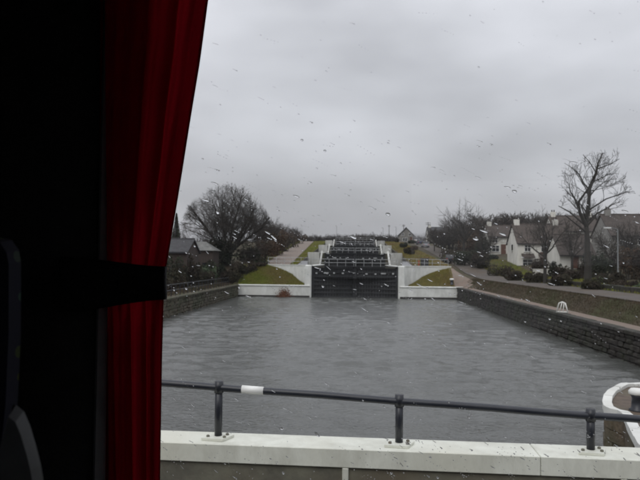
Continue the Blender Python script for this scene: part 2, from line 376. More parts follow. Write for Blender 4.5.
# ------------------------------------------------------------------ grass (uncountable)
def blades(name, spots, n, h, m, label, spread=.05):
    mb = MB()
    for _ in range(n):
        x, y = spots(); z = T(x, y) - .02; a = random.uniform(0, 6.28); hh = h * random.uniform(.5, 1.3); wd = hh * .16
        dx, dy = math.cos(a) * wd, math.sin(a) * wd; lx, ly = random.uniform(-.5, .5) * hh, random.uniform(-.5, .5) * hh
        mb.add([(x - dx, y - dy, z), (x + dx, y + dy, z), (x + lx, y + ly, z + hh)], [(0, 1, 2)])
    return tag(mb.build(name, m), label, 'grass', kind='stuff')
def sp_bank_l():
    while True:
        x, y = random.uniform(-16.6, -7.3), random.uniform(88.1, 94)
        lim = 91.8 if x > -12.6 else 94
        if y < lim: return x, y
def sp_bank_r():
    while True:
        x, y = random.uniform(7.8, 14.0), random.uniform(88.1, 91.8); return x, y
blades('grass', sp_bank_l, 42000, .22, M_blade, 'short green grass bank beside the left white lock wall')
blades('grass', sp_bank_r, 17000, .17, M_blade3, 'yellowish grass bank beside the right white lock wall')
blades('grass', lambda: (lambda y: (random.uniform(-9.4, lp_x(y) + 2.3) if random.random() < .8 else lp_x(y) - 2.2 - random.random() * 1.5, y))(random.uniform(97, 330)), 26000, .26, M_blade, 'green grass strip between the gravel path and the lock flight')
blades('grass', lambda: (lambda y: (random.uniform(9.6, 15.5), y))(100 + 180 * random.random() ** 1.5), 16000, .3, M_blade3, 'green and brown grass on the slope right of the lock flight')
blades('rough_grass', lambda: (random.uniform(15.95, 17.6), random.uniform(18, 90)), 30000, .13, M_blade2, 'rough brown grass and weeds on the bank below the road')
blades('rough_grass', lambda: (random.uniform(22.1, 27), random.uniform(40, 115)), 16000, .22, M_blade, 'green verge grass beyond the road')
blades('rough_grass', lambda: (random.uniform(-22, -17.8), random.uniform(45, 95)), 14000, .24, M_blade2, 'rough grass behind the left quay railing')

# ------------------------------------------------------------------ quay walls
def quay(name, x, inward, y0, y1, near, m, label):
    """rubble quay face at x; inward = +1 when the land lies at larger x"""
    t = thing(name, (x, y0, 0), label, 'quay wall')
    cx = x + inward * .5
    MB().box((cx, (y0 + y1) / 2, .25), (.64, y1 - y0, 2.6)).build('core', M_stonew, t)
    def course_iter():
        z = -.25; ci = 0
        while z < 1.42:
            h = random.uniform(.24, .34); h = min(h, 1.5 - z)
            yy = y0 + random.uniform(0, .4)
            while yy < y1 - .3:
                l = random.uniform(.45, .95); l = min(l, y1 - yy); yield yy, l, z, h; yy += l
            z += h
    far = MB(); nn = 0
    for yy, l, z, h in course_iter():
        pr = random.uniform(.0, .07); c = (x + inward * (.15 - pr), yy + l / 2, z + h / 2); s = (.30, l - .03, h - .03)
        if near[0] < yy < near[1] and nn < 290:
            MB().box(c, s, 0, .05, .03).build('stone', m, t); nn += 1
        else: far.box(c, s, 0, 0, .04)
    tag(far.build('stonework', m, t), kind='stuff')
    yy = y0; i = 0
    while yy < y1 - .2:
        l = min(random.uniform(1.0, 1.5), y1 - yy)
        MB().box((x + inward * .17, yy + l / 2, 1.6 + random.uniform(-.015, .015)), (.62, l - .02, .2), 0, .03, .008).build('coping_stone', m, t); yy += l
quay('quay_wall', QR, 1, 16.6, 87.2, (27, 50), M_stone, 'dark rubble stone quay wall along the right side of the basin')
quay('quay_wall', QL, -1, 30, 87.2, (58, 84), M_lstone, 'buff stone quay wall under the black railing on the left')

# white walls of the lock entrance
def white_front(side):
    x0, x1 = (QL - .1, -6.3) if side < 0 else (6.3, QR + .1)
    t = thing('lock_entrance_wall', ((x0 + x1) / 2, 87.4, 0), 'low white painted wall left of the nearest lock gates' if side < 0 else 'low white painted wall right of the nearest lock gates', 'wall')
    MB().box(((x0 + x1) / 2, 87.7, .62), (x1 - x0, .6, 1.9), 0, .02).build('wall', M_white, t)
    MB().box(((x0 + x1) / 2, 87.66, 1.63), (x1 - x0 + .02, .78, .16), 0, .03).build('coping', M_white, t)
    MB().box(((x0 + x1) / 2, 87.37, .0), (x1 - x0 - .05, .12, .5), 0, .02).build('tide_line', M_stonew, t)
    # tall wing wall sweeping back from the gate
    t2 = thing('wing_wall', (side * 9, 90, 0), 'tall white wing wall sweeping back from the left edge of the nearest gates' if side < 0 else 'tall white wing wall sweeping back from the right edge of the nearest gates', 'wall')
    pts = []
    end = 12.9 if side < 0 else 14.2
    for i in range(15):
        a = i / 14; xx = 6.15 + (end - 6.15) * a; yy = 88.05 + 4.6 * (1 - (1 - min(1, a * 1.25)) ** 2); pts.append((side * xx, yy))
    back = [(x, y + .8) for x, y in pts]
    MB().prism(pts + back[::-1], .8, 4.42).build('wall', M_white, t2)
    pc = [(x - side * .0, y - .06) for x, y in pts]; bc = [(x, y + .9) for x, y in pts]
    MB().prism(pc + bc[::-1], 4.425, 4.56).build('coping', M_white, t2)
    MB().box((side * 6.55, 88.2, 2.0), (.9, 1.5, 5.1), 0, .12).build('quoin', M_white, t2)
    if side > 0: MB().box((QR + 1.2, 87.62, 1.68), (2.4, .42, .1), 0, .02).build('end_slab', M_white, t)
white_front(-1); white_front(1)

ORD = ['nearest', 'second', 'third', 'topmost']
# ------------------------------------------------------------------ lock gates
def gate_leaf(side, label):
    """origin at the heel post, water-side top at z = 0; leaf mitres away from the camera"""
    t = thing('lock_gate', (0, 0, 0), label, 'lock gate', 'lock gate leaves up the flight')
    L_ = 6.35; ang = R(14); H = 5.2
    def W(u, v, z): x = -side * (u * math.cos(ang) - v * math.sin(ang) * 0) ; return (x, u * math.sin(ang) + v, z)
    rz = -side * ang if True else 0
    def bx(u, v, z, su, sv, sz, mb, bev=.0, jit=0):
        c = W(u, v, z); mb.box(c, (su, sv, sz), -side * ang, bev, jit)
    mb = MB(); nb = 14
    for i in range(nb):
        wd = (L_ - .7) / nb; bx(.35 + wd * (i + .5), .06 + random.uniform(-.012, .012), -H / 2 - .1, wd - .025, .1, H - .2, mb)
    tag(mb.build('board_face', M_gate, t), kind='stuff')
    for i in range(9):
        m_ = MB(); bx(L_ / 2, -.07, -.22 - i * .58, L_ - .64, .2, .21, m_, .02); m_.build('cross_beam', M_gatebeam, t)
    m_ = MB(); bx(.17, .0, -H / 2, .34, .46, H + .1, m_, .05); m_.build('heel_post', M_gate, t)
    m_ = MB(); bx(L_ - .19, .0, -H / 2, .3, .42, H + .1, m_, .04); m_.build('mitre_post', M_gatebeam, t)
    m_ = MB(); bx(L_ / 2, -.2, .08, L_ - .1, .7, .07, m_, .015); m_.build('walkway', M_gatebeam, t)
    for u, su in ((.75, .26), (2.15, .7), (3.3, .26), (4.6, .3)):
        m_ = MB(); bx(u, -.2, -.92 + random.uniform(-.05, .05), su, .06, .2, m_, .02); m_.build('fitting_plate', M_greyrail, t)
    hr = MB()
    for z in (.62, 1.12): hr.tube([W(.1, -.45, z), W(L_ * .5, -.45, z), W(L_ - .1, -.45, z)], .035, 6)
    h = hr.build('handrail', M_greyrail, t)
    for i in range(6):
        u = .15 + (L_ - .3) * i / 5; MB().tube([W(u, -.45, .1), W(u, -.45, 1.14)], .03, 6).build('post', M_greyrail, h)
    return t
leafL = gate_leaf(-1, 'l'); leafR = gate_leaf(1, 'r')
for k in range(NL):
    y = YG + 1.4 + STEP * k; z = 4.3 + RISE * k
    for s, src, wd in ((-1, leafL, 'left'), (1, leafR, 'right')):
        lab = f'black timber lock gate, {wd} leaf of the {ORD[k]} pair' + (' up the flight' if 0 < k < NL - 1 else '')
        if k == 0: src.location = (s * 6.15, y, z); src['label'] = lab
        else: dup(src, (s * 6.15, y, z), 0, lab)
# chamber side walls, with the raised white lock heads
for k in range(NL):
    z = 4.4 + RISE * k; y0 = YG + STEP * k + (5.6 if k == 0 else .9); y1 = YG + STEP * (k + 1) + .8
    for s, wd in ((-1, 'left'), (1, 'right')):
        if k < NL - 1:
            t = thing('chamber_wall', (s * 7.6, (y0 + y1) / 2, 0), f'pale stone {wd} side wall of the chamber above the {ORD[k]} gates', 'wall', 'lock chamber walls')
            MB().box((s * 7.6, (y0 + y1) / 2, z - 3), (3.1, y1 - y0, 5.9), 0, .0).build('wall', M_lstone, t)
            MB().box((s * 6.45, (y0 + y1) / 2, z + .02), (.9, y1 - y0, .16), 0, .02).build('coping', M_white, t)
        if k > 0:
            t = thing('lock_wall', (s * 8, YG + STEP * k, z - 3), f'white lock head block at the {wd} end of the {ORD[k]} gates', 'wall', 'white lock heads')
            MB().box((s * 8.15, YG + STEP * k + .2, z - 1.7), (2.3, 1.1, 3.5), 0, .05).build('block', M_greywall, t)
            q = MB(); q.tube([(s * 6.85, YG + STEP * k - .25, z - 2.3), (s * 6.5, YG + STEP * k + .1, z + .35)], .24, 4); q.build('lit_quoin_edge', M_whitepost, t)  # leaning quoin, coloured whiter than its block for the light its corner catches
# railings round the lock head
def railing(name, pts, h, n, m, label, rails=(1.0, .5), r=.03, pr=.03, g_=None):
    t = thing(name, pts[0], label, 'railing', g_)
    P = [Vector(p) for p in pts]; seg = [(P[i + 1] - P[i]).length for i in range(len(P) - 1)]; tot = sum(seg)
    def at(u):
        d = u * tot
        for i, s in enumerate(seg):
            if d <= s + 1e-6: return P[i].lerp(P[i + 1], d / s)
            d -= s
        return P[-1]
    for f in rails: MB().tube([at(i / 12) + Vector((0, 0, h * f)) for i in range(13)], r, 6).build('rail', m, t)
    for i in range(n + 1):
        p = at(i / n); MB().tube([p - Vector((0, 0, .1)), p + Vector((0, 0, h + .05))], pr, 6).build('post', m, t)
    return t
railing('lock_railing', [(-6.8, 93.2, 4.5), (-13.2, 94.6, 4.5)], 1.1, 5, M_greyrail, 'pale grey two-rail railing above the left wing wall')
railing('lock_railing', [(6.8, 93.2, 4.5), (14.0, 94.4, 4.4)], 1.1, 6, M_greyrail, 'pale grey two-rail railing above the right wing wall')
def quay_rail_pts(): return [(QL - .75, y, 1.66) for y in np.linspace(34, 84, 12)]
railing('quay_railing', quay_rail_pts(), 1.1, 34, M_bblack, 'black iron railing along the left quay', rails=(1.0, .52), r=.032, pr=.045)

# ------------------------------------------------------------------ bollards, ladder rail, small things on the quay
def bollard(loc, s, label, cap=True, body=M_bblack):
    t = thing('bollard', loc, label, 'bollard')
    MB().lathe(loc, [(.26 * s, -.03), (.26 * s, .05 * s), (.19 * s, .1 * s), (.17 * s, .45 * s), (.22 * s, .55 * s)], 16).build('shaft', body, t, True)
    MB().lathe(loc, [(.22 * s, .555 * s), (.27 * s, .58 * s), (.27 * s, .68 * s), (.2 * s, .76 * s), (.06 * s, .78 * s)], 16).build('cap', M_whitepost if cap else body, t, True)
    return t
p = at_z(455.5, 288.0, 1.66); bx_, by_ = p.x, 88.6
bollard((bx_, by_, T(bx_, by_)), 1.15, 'white-capped black bollard on the grass right of the nearest lock gates')
def ladder_rail(px, py):
    p = at_z(px, py, 1.7); p.x = QR + .2
    t = thing('ladder_handrail', p, 'white tapered frame of a ladder handrail on the right quay edge', 'handrail')
    y = p.y
    def P(u, z): return (p.x + u * .75, y - u * .55, p.z + z)
    MB().tube([P(-.42, 0), P(-.22, .66), P(0, .74), P(.22, .66), P(.42, 0)], .05, 8).build('hoop', M_whitepost, t, True)
    for u0, u1 in ((-.19, -.02), (.06, .14)): MB().tube([P(u0, 0), P(u1, .70)], .04, 8).build('upright', M_whitepost, t, True)
    MB().tube([P(-.42, .05), P(.42, .05)], .045, 8).build('foot_bar', M_whitepost, t, True)
ladder_rail(545.5, 312.5)
wd_ = MB()
for _ in range(900):
    x = -9.9 + random.gauss(0, .42); z = max(-.02, min(1.35, abs(random.gauss(.15, .5)))); y = 87.28 - random.random() * .3 * (1.4 - z); a = random.uniform(0, 6.28); s = random.uniform(.05, .14)
    wd_.add([(x, y, z), (x + math.cos(a) * s, y - .04, z + math.sin(a) * s), (x + math.cos(a + 1.4) * s, y + .02, z + math.sin(a + 1.4) * s)], [(0, 1, 2)])
weed = tag(wd_.build('wall_weed', M_rust), 'rusty brown tuft of weed at the foot of the left white wall', 'plant')
t = thing('control_cabinet', (11.0, 99, T(11.0, 99)), 'dark control cabinet behind the right lock railing', 'cabinet')
zc = T(11, 99); MB().box((11.0, 99, zc + .75), (1.2, .7, 1.5), 0, .04).build('body', M_bblack, t); MB().box((11.0, 99, zc + 1.54), (1.36, .86, .08), 0, .02).build('lid', M_coach, t); MB().box((11.0, 98.64, zc + .8), (.9, .03, 1.1), 0, .01).build('door', M_coach, t)
t = thing('marker_post', (10.0, 98, T(10.0, 98)), 'red marker post beside the dark control cabinet', 'post')
zc = T(10, 98); MB().tube([(10, 98, zc - .1), (10, 98, zc + 1.35)], .09, 8).build('post', M_red, t); MB().lathe((10, 98, zc + 1.35), [(.09, 0), (.06, .07), (.01, .1)], 8).build('cap', M_red, t)

# ------------------------------------------------------------------ swing bridge under the coach
ZD = 2.45; ZB = 3.0
def bridge():
    t = thing('swing_bridge', (0, 3, 2.0), 'swing bridge with a cream painted edge girder under the coach', 'bridge')
    MB().box((0, 1.4, ZD - .15), (60, 10.6, .3), 0, .0).build('deck', M_deck, t)
    MB().box((0, 6.45, ZD + .06), (60, .5, .12), 0, .02).build('kerb', M_stone, t)
    A0, A1 = at_z(160, 430, ZB), at_z(640, 447.5, ZB); B0, B1 = at_z(160, 442, ZB), at_z(640, 464.5, ZB)
    global bdir, bnorm, bmid
    bdir = (A1 - A0); bdir.z = 0; bdir.normalize(); bnorm = Vector((-bdir.y, bdir.x, 0)); far = A0; width = max(.4, min(.7, (B0 - A0).dot(-bnorm)))
    bmid = A0 - bnorm * width / 2; rz = math.atan2(bdir.y, bdir.x)
    print('girder', A0, A1, B0, B1, 'width', width, 'rz', math.degrees(rz))
    split = (at_z(537, 452, ZB) - bmid).dot(bdir)
    lo, hi = -14.0, 16.0
    for a, b in ((lo, split - .003), (split + .003, hi)):
        c = bmid + bdir * (a + b) / 2; MB().box((c.x, c.y, ZB - .105), (b - a, width, .21), rz, .008).build('girder', M_cream, t)
    c = bmid - bnorm * (width / 2 - .07)
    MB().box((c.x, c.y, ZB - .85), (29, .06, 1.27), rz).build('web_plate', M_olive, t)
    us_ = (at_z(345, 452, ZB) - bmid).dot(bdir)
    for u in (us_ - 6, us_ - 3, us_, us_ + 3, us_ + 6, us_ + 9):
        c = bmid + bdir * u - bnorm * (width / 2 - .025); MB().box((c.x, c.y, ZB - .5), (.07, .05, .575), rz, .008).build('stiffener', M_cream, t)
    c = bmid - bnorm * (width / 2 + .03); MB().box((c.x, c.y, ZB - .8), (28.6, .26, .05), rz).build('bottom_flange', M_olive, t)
    return width, rz
gw, grz = bridge()
def bridge_railing():
    posts = [(219.5, 436.5, 383.0), (399, 444.5, 399.3), (592, 453.0, 413.5)]
    base = []
    for px, pb, pt in posts:
        b = at_z(px, pb, ZB); u = (b - bmid).dot(bdir); b = bmid + bdir * u; dep = (Vector((b.x, b.y, ZB)) - CAM).dot(ROT @ Vector((0, 0, -1))); base.append((u, ZB + (pb - pt) / F * dep))
    print('posts', base)
    k = (base[2][1] - base[0][1]) / (base[2][0] - base[0][0]); du = (base[2][0] - base[0][0]) / 2
    def top(u): return base[0][1] + (u - base[0][0]) * k
    us = [base[0][0] - 2 * du, base[0][0] - du, base[0][0], base[1][0], base[2][0], base[2][0] + du]
    t = thing('bridge_railing', tuple(bmid + bdir * base[0][0]), 'black tubular railing sloping down along the cream bridge girder', 'railing')
    def P(u, z): q = bmid + bdir * u; return (q.x, q.y, z)
    u0, u1 = us[0] - .3, us[-1] + .6
    MB().tube([P(lerp(u0, u1, i / 24), top(lerp(u0, u1, i / 24)) - .04 + .004 * math.sin(i * 1.7)) for i in range(25)], .042, 12).build('rail', M_bblack, t, True)
    ub = [(at_z(px, 441, ZB) - bmid).dot(bdir) for px in (239.5, 262)]
    MB().tube([P(ub[0], top(ub[0]) - .04), P(ub[1], top(ub[1]) - .04)], .047, 14).build('white_band', M_whitepost, t, True)
    for u in us:
        pst = MB(); pst.tube([P(u, ZB + .02), P(u, top(u) - .03)], .045, 10); po = pst.build('post', M_bblack, t, True)
        MB().tube([P(u, top(u) - .10), P(u, top(u) + .035)], [.055, .05], 10).build('collar', M_bblack, po, True)
        q = bmid + bdir * u - bnorm * .02
        pl = MB(); c = Vector((q.x, q.y, ZB)); a, b = bdir * .17, bnorm * .15
        pp = [c - a - b * .7, c + a * .55 - b * .9, c + a * 1.05 + b * .5, c - a * .4 + b * .8]
        pl.prism([(v.x, v.y) for v in pp], ZB + .003, ZB + .03).build('base_plate', M_cream, po)
        for fa, fb_ in ((-.62, -.3), (.55, -.4), (.6, .35)):
            cb = c + a * fa + b * fb_; MB().lathe((cb.x, cb.y, ZB + .031), [(.02, 0), (.02, .016), (.012, .022)], 6).build('bolt', M_olive, po)
bridge_railing()

# bridge abutment: rounded stone nose on the right, its mirror on the hidden left
def abutment(side):
    zt = 1.8
    raw = [(660, 374.5), (640, 378.5), (622, 384), (610, 390), (605.2, 396), (604, 402), (605.5, 406.5), (611, 409.5), (621, 411.5), (626.5, 416), (629, 424), (640, 445)]
    pts = [at_z(px, py, zt) for px, py in raw]
    pts = [(p.x, p.y) for p in pts]
    print('abut', [(round(a, 2), round(b, 2)) for a, b in pts])
    pts = [(QR + .6, 17.4)] + [(QR - 2.0, 18.3), (10.4, 18.6)] + [q for q in pts if q[1] < 18.6] + [(4.75, 7.7)]
    if side < 0: pts = [(-x - 1.8, y) for x, y in pts]
    edge = (18.0 if side > 0 else -19.0)
    poly = pts + [(edge, 7.7), (edge, 16.9)]
    cxy = (side * 12.0, 12.0)
    t = thing('bridge_abutment', (cxy[0], cxy[1], 0), 'rounded brown stone abutment with white coping at the right end of the bridge' if side > 0 else 'stone bridge abutment behind the red curtain', 'abutment')
    inset = lambda q, d: (q[0] + (cxy[0] - q[0]) * d / math.dist(q, cxy), q[1] + (cxy[1] - q[1]) * d / math.dist(q, cxy))
    MB().prism([inset(q, .10) for q in poly], -.8, zt - .13).build('core', M_stonew, t)
    MB().prism([inset(q, .18) for q in poly], zt - .125, zt - .05).build('earth_fill', M_earth, t)
    # coping stones and face stones follow the outline
    P = [Vector((x, y, 0)) for x, y in pts]
    fine = [P[0]]
    for i in range(len(P) - 1):
        m_ = max(1, int((P[i + 1] - P[i]).length / .12))
        for j in range(1, m_ + 1): fine.append(P[i].lerp(P[i + 1], j / m_))
    acc = [0]
    for i in range(1, len(fine)): acc.append(acc[-1] + (fine[i] - fine[i - 1]).length)
    def at(d):
        for i in range(1, len(fine)):
            if acc[i] >= d: return fine[i - 1].lerp(fine[i], (d - acc[i - 1]) / max(1e-6, acc[i] - acc[i - 1]))
        return fine[-1]
    d = 0
    while d < acc[-1] - .15:
        l = min(random.uniform(.55, .8), acc[-1] - d); m_ = [at(d + l * k / 4) for k in range(5)]
        m_[0] = m_[0].lerp(m_[1], .04); m_[-1] = m_[-1].lerp(m_[-2], .04)
        out = [inset((q.x, q.y), -.04) for q in m_]; inn = [inset((q.x, q.y), .17) for q in m_]
        MB().prism(out + inn[::-1], zt - .14, zt + .02 + random.uniform(-.012, .012)).build('coping_stone', M_white, t); d += l
    z = -.3
    while z < zt - .2:
        h = min(random.uniform(.24, .33), zt - .15 - z); d = random.uniform(0, .3)
        while d < acc[-1] - .2:
            l = min(random.uniform(.35, .6), acc[-1] - d); a, b = at(d + .012), at(d + l - .012); pr = random.uniform(0, .035)
            o0, o1 = inset((a.x, a.y), -pr), inset((b.x, b.y), -pr); i0, i1 = inset((a.x, a.y), .2), inset((b.x, b.y), .2)
            MB().prism([o0, o1, i1, i0], z, z + h - .022).build('stone', M_brownst, t); d += l
        z += h
    return zt
zt = abutment(1); abutment(-1)
p = at_z(637, 408.5, zt); bollard((p.x, p.y, zt - .05), .66, 'black bollard with a white cap on the bridge abutment')

# ------------------------------------------------------------------ bare trees
def grow(big, small, p, d, L_, r, lvl, maxl, par):
    n = 5 if lvl < 2 else (4 if lvl < maxl else 3)
    pts = [p.copy()]; rad = [r]; dirs = [d.copy()]; q = p.copy(); dd = d.copy(); end = r * (par['taper'] if lvl < maxl else .35)
    for i in range(n):
        dd = dd + Vector((random.gauss(0, 1), random.gauss(0, 1), random.gauss(0, .7))) * par['wig'] + Vector((0, 0, par['up'][min(lvl, len(par['up']) - 1)]))
        dd.normalize(); q = q + dd * (L_ / n)
        if 'ell' in par:
            e = q - par['ell'][0]
            if (e.x ** 2 + e.y ** 2) / par['ell'][1] ** 2 + e.z ** 2 / par['ell'][2] ** 2 > random.uniform(*par.get('rag', (.9, 1.08))):
                if len(pts) < 2: return
                n = len(pts) - 1; break
        pts.append(q.copy()); rad.append(lerp(r, end, (i + 1) / n)); dirs.append(dd.copy())
    (big if lvl <= par['biglvl'] else small).tube(pts, rad, 7 if lvl == 0 else (5 if lvl <= par['biglvl'] else 3), False)
    if lvl >= maxl: return
    k = par['kids'][min(lvl, len(par['kids']) - 1)]
    for c in range(k):
        u = lerp(par['from'][min(lvl, len(par['from']) - 1)], 1.0, (c + random.random()) / k); j = min(n - 1, int(u * n)); f = u * n - j
        base = pts[j].lerp(pts[j + 1], f); bd = dirs[min(j + 1, n)]
        a0 = par['ang'][min(lvl, len(par['ang']) - 1)]; ang = R(random.uniform(a0 * .6, a0 * 1.35)); az = random.uniform(0, 6.283)
        o = bd.orthogonal().normalized(); o = (Matrix.Rotation(az, 3, bd) @ o); nd = (bd * math.cos(ang) + o * math.sin(ang)).normalized()
        grow(big, small, base, nd, L_ * random.uniform(*par['len'][min(lvl, len(par['len']) - 1)]), max(par['rmin'], lerp(r, end, u) * random.uniform(.45, .68)), lvl + 1, maxl, par)
    if 'ell' in par and len(pts) < 3: return
    nd = dirs[-1]
    grow(big, small, pts[-1], nd, L_ * par['lead'], max(par['rmin'], end), lvl + 1, maxl, par)
def make_tree(name, loc, label, H, par, maxl, seed, trunk_r, group=None, limbs=None, mt=M_bark, mc=M_twig, lean=(0, 0)):
    random.seed(seed); t = thing(name, loc, label, 'tree', group); big, small = MB(), MB(); o = Vector(loc)
    th = H * par['trunk']
    b = o + Vector((0, 0, -.3)); top = o + Vector((lean[0], lean[1], th))
    big.tube([b, o + Vector((0, 0, .4)), b.lerp(top, .6), top], [trunk_r * 1.6, trunk_r * 1.15, trunk_r, trunk_r * .9], 10, False)
    if limbs is None:
        nl = par['limbs']
        for i in range(nl):
            az = 6.283 * (i + random.uniform(-.3, .3)) / nl; el = R(random.choice(par['els']) + random.uniform(-7, 7))
            d = Vector((math.cos(az) * math.cos(el), math.sin(az) * math.cos(el), math.sin(el)))
            st = b.lerp(top, random.uniform(.72, 1.0)); grow(big, small, st, d, H * par['limblen'] * random.uniform(.85, 1.1), trunk_r * (random.uniform(.28, .44) if 'ell' in par else random.uniform(.42, .6)), 0, maxl, par)
    else:
        for pl, r0, r1 in limbs:
            P_ = [o + Vector(q) for q in pl]; m_ = len(P_); rs = [lerp(r0, r1, i / (m_ - 1)) for i in range(m_)]
            big.tube(P_, rs, 7, False)
            for i in range(m_ - 1):
                seg = P_[i + 1] - P_[i]
                cnt = max(1, int(seg.length / par['gap']))
                for c in range(cnt):
                    u = random.random()
                    if i + u < .8: continue
                    ang = R(random.uniform(28, 62)); dvec = seg.normalized(); od = Matrix.Rotation(random.uniform(0, 6.283), 3, dvec) @ dvec.orthogonal().normalized()
                    nd = (dvec * math.cos(ang) + od * math.sin(ang)).normalized()
                    grow(big, small, P_[i].lerp(P_[i + 1], u), nd, par['blen'] * random.uniform(.6, 1.2), max(par['rmin'], lerp(rs[i], rs[i + 1], u) * .45), 1, maxl, par)
            grow(big, small, P_[-1], (P_[-1] - P_[-2]).normalized(), par['blen'] * .7, r1, 1, maxl, par)
    if limbs is None and 'ell' not in par:              # bring the grown crown to the measured height
        k = H / (max(v[2] for v in small.v) - o.z)
        for m_ in (big, small): m_.v = [(o.x + (x - o.x) * (1 + (k - 1) * .6), o.y + (y - o.y) * (1 + (k - 1) * .6), o.z + (z - o.z) * k) for x, y, z in m_.v]
    big.build('trunk', mt, t, True); small.build('crown', mc, t)
    return t
PAR_ROUND = dict(trunk=.16, limbs=20, els=[12, 22, 34, 46, 58, 70, 82, 28, 40], limblen=.50, taper=.5, wig=.10, up=[.035, .03, .02, .01], kids=[6, 5, 4, 4], ang=[36, 40, 42, 45], len=[(.42, .62), (.45, .65), (.5, .75), (.55, .8)], lead=.6, rmin=.011, biglvl=0)
PAR_ROUND['from'] = [.25, .2, .2, .2]
PAR_OPEN = dict(trunk=.3, limbs=6, els=[40, 60], limblen=.4, taper=.5, wig=.12, up=[.05, .06, .05, .03], kids=[4, 3, 3, 2], ang=[40, 40, 40, 38], len=[(.5, .7), (.55, .8), (.55, .85), (.6, .9)], lead=.6, rmin=.016, biglvl=1, gap=.7, blen=1.9)
PAR_OPEN['from'] = [.3, .25, .2, .2]
PAR_WOOD = dict(trunk=.3, limbs=7, els=[35, 55, 70], limblen=.36, taper=.5, wig=.12, up=[.05, .03, .02], kids=[4, 4, 3], ang=[34, 40, 42], len=[(.45, .65), (.5, .7), (.5, .7)], lead=.6, rmin=.02, biglvl=0)
PAR_WOOD['from'] = [.25, .2, .2]
PAR_SHRUB = dict(PAR_WOOD, trunk=.06, limbs=9, els=[25, 50, 75], limblen=.5, kids=[5, 4, 3])

# the great round tree on the left
tx, ty = -20.8, 101.0
make_tree('bare_tree', (tx, ty, T(tx, ty) - .6), 'large round-crowned bare tree behind the left grass bank', 15.2, dict(PAR_ROUND, ell=(Vector((tx - .3, ty, 7.6)), 7.9, 10.2)), 4, 11, .5)
# the tall open tree in front of the houses on the right, limbs taken from the photograph
def px_limbs(px0, py0, Y, X, Z, lst):
    out = []
    for pl, r0, r1, dy0, dy in lst:
        P_ = []
        for i, (px, py) in enumerate(pl):
            q = at_y(px, py, Y); P_.append((q.x - X, lerp(dy0, dy, i / (len(pl) - 1)), q.z - Z))
        out.append((P_, r0, r1))
    return out
TY = 62.0; q = at_y(588, 281, TY); TX = q.x; TZ = T(TX, TY)
LIMBS = px_limbs(588, 226, TY, TX, TZ, [
    ([(587, 262), (588, 240), (587, 222), (590, 205), (592, 188), (599, 172), (601, 163), (607, 151)], .29, .05, 0, 1.0),
    ([(587, 226), (579, 213), (576, 203), (584, 190), (588, 178)], .20, .05, .2, -1.5),
    ([(577, 209), (571, 199), (565, 193), (562, 186)], .10, .035, -.42, -2.0),
    ([(587, 226), (574, 211), (566, 204)], .11, .04, .2, 2.2),
    ([(592, 190), (587, 182), (583, 172), (580, 168)], .09, .035, .55, 1.5),
    ([(600, 168), (610, 164), (614, 161)], .06, .025, .8, -1.2),
    ([(599, 172), (594, 160), (589, 152)], .06, .025, .71, 1.6),
    ([(588, 222), (600, 213), (614, 206), (624, 200)], .12, .035, .28, 1.8),
    ([(590, 210), (602, 200), (612, 196)], .09, .035, .38, -2.4),
    ([(587, 232), (571, 222), (560, 216)], .09, .035, .2, -1.4)])
make_tree('bare_tree', (TX, TY, TZ), 'tall gnarled bare tree rising above the roofs on the right', 8.0, dict(PAR_OPEN, trunk=.42, ell=(Vector((TX + .5, TY, 12.3)), 3.7, 5.2), rag=(.55, 1.2)), 4, 5, .31, limbs=LIMBS, mc=M_bark)
# smaller tree left of it, tree above the road hedges
def tree_at(px, pbase, ptop, Y, label, seed, par=PAR_WOOD, maxl=3, grp=None, mc=M_twig, rr=.02):
    q = at_y(px, 240, Y); z = T(q.x, Y); ztop = at_y(px, ptop, Y).z; H = ztop - z
    return make_tree('bare_tree', (q.x, Y, z), label, H, par, maxl, seed, H * rr, grp, mc=mc)
tree_at(545, 275, 203, 74, 'slim bare tree in front of the white two-storey house', 21, dict(PAR_WOOD, trunk=.42, limblen=.3), 3)
tree_at(464, 262, 197, 128, 'fine-twigged bare tree rising above the hedges right of the lock flight', 22, dict(PAR_WOOD, els=[55, 70, 80], trunk=.32), 3)
tree_at(449, 262, 209, 150, 'smaller bare tree left of the fine-twigged tree over the hedges', 23)

for i, (px, pt, Y, lb) in enumerate([(484, 222, 112, 'thin bare tree left of the white gable'), (572, 216, 92, 'thin bare tree behind the gnarled trunk'), (611, 222, 84, 'thin bare tree beside the street lamp'), (630, 218, 78, 'thin bare tree at the right edge of the view')]):
    tree_at(px, 270, pt, Y, lb, 61 + i, dict(PAR_WOOD, trunk=.25, limblen=.34, kids=[4, 4, 3]), 3)
# wood behind the houses: four shapes, each tree an object of its own
def wood(spots, grp, lab, par=dict(PAR_WOOD, kids=[5, 4, 3]), wide=(.95, 1.4)):
    protos = []
    for i, (px, ptop, Y) in enumerate(spots):
        q = at_y(px, 240, Y); z = T(q.x, Y); H = max(4, at_y(px, ptop, Y).z - z)
        label = lab(i, px)
        if i < 4:
            t = make_tree('bare_tree', (q.x, Y, z), label, H, par, 3, 40 + i, H * .02, grp, mc=M_twig if i % 2 else M_twigr); protos.append((t, H))
        else:
            src, h0 = protos[i % 4]; s = H / h0
            dup(src, (q.x, Y, z - .2), random.uniform(0, 6.28), label, (s * random.uniform(*wide), s * random.uniform(*wide), s))
random.seed(3)
sp = []
for i, px in enumerate(np.linspace(436, 660, 44)):
    sp.append((float(px) + random.uniform(-3, 3), lerp(225, 213, smooth01((px - 440) / 60)) + random.uniform(-4, 6), random.uniform(140, 170)))
wlab = lambda i, px: 'bare tree in the dark wood behind the right-hand houses'
wood(sp, 'wood behind the houses', wlab, dict(PAR_WOOD, kids=[6, 5, 4], rmin=.03), (1.5, 2.3))
sp = []
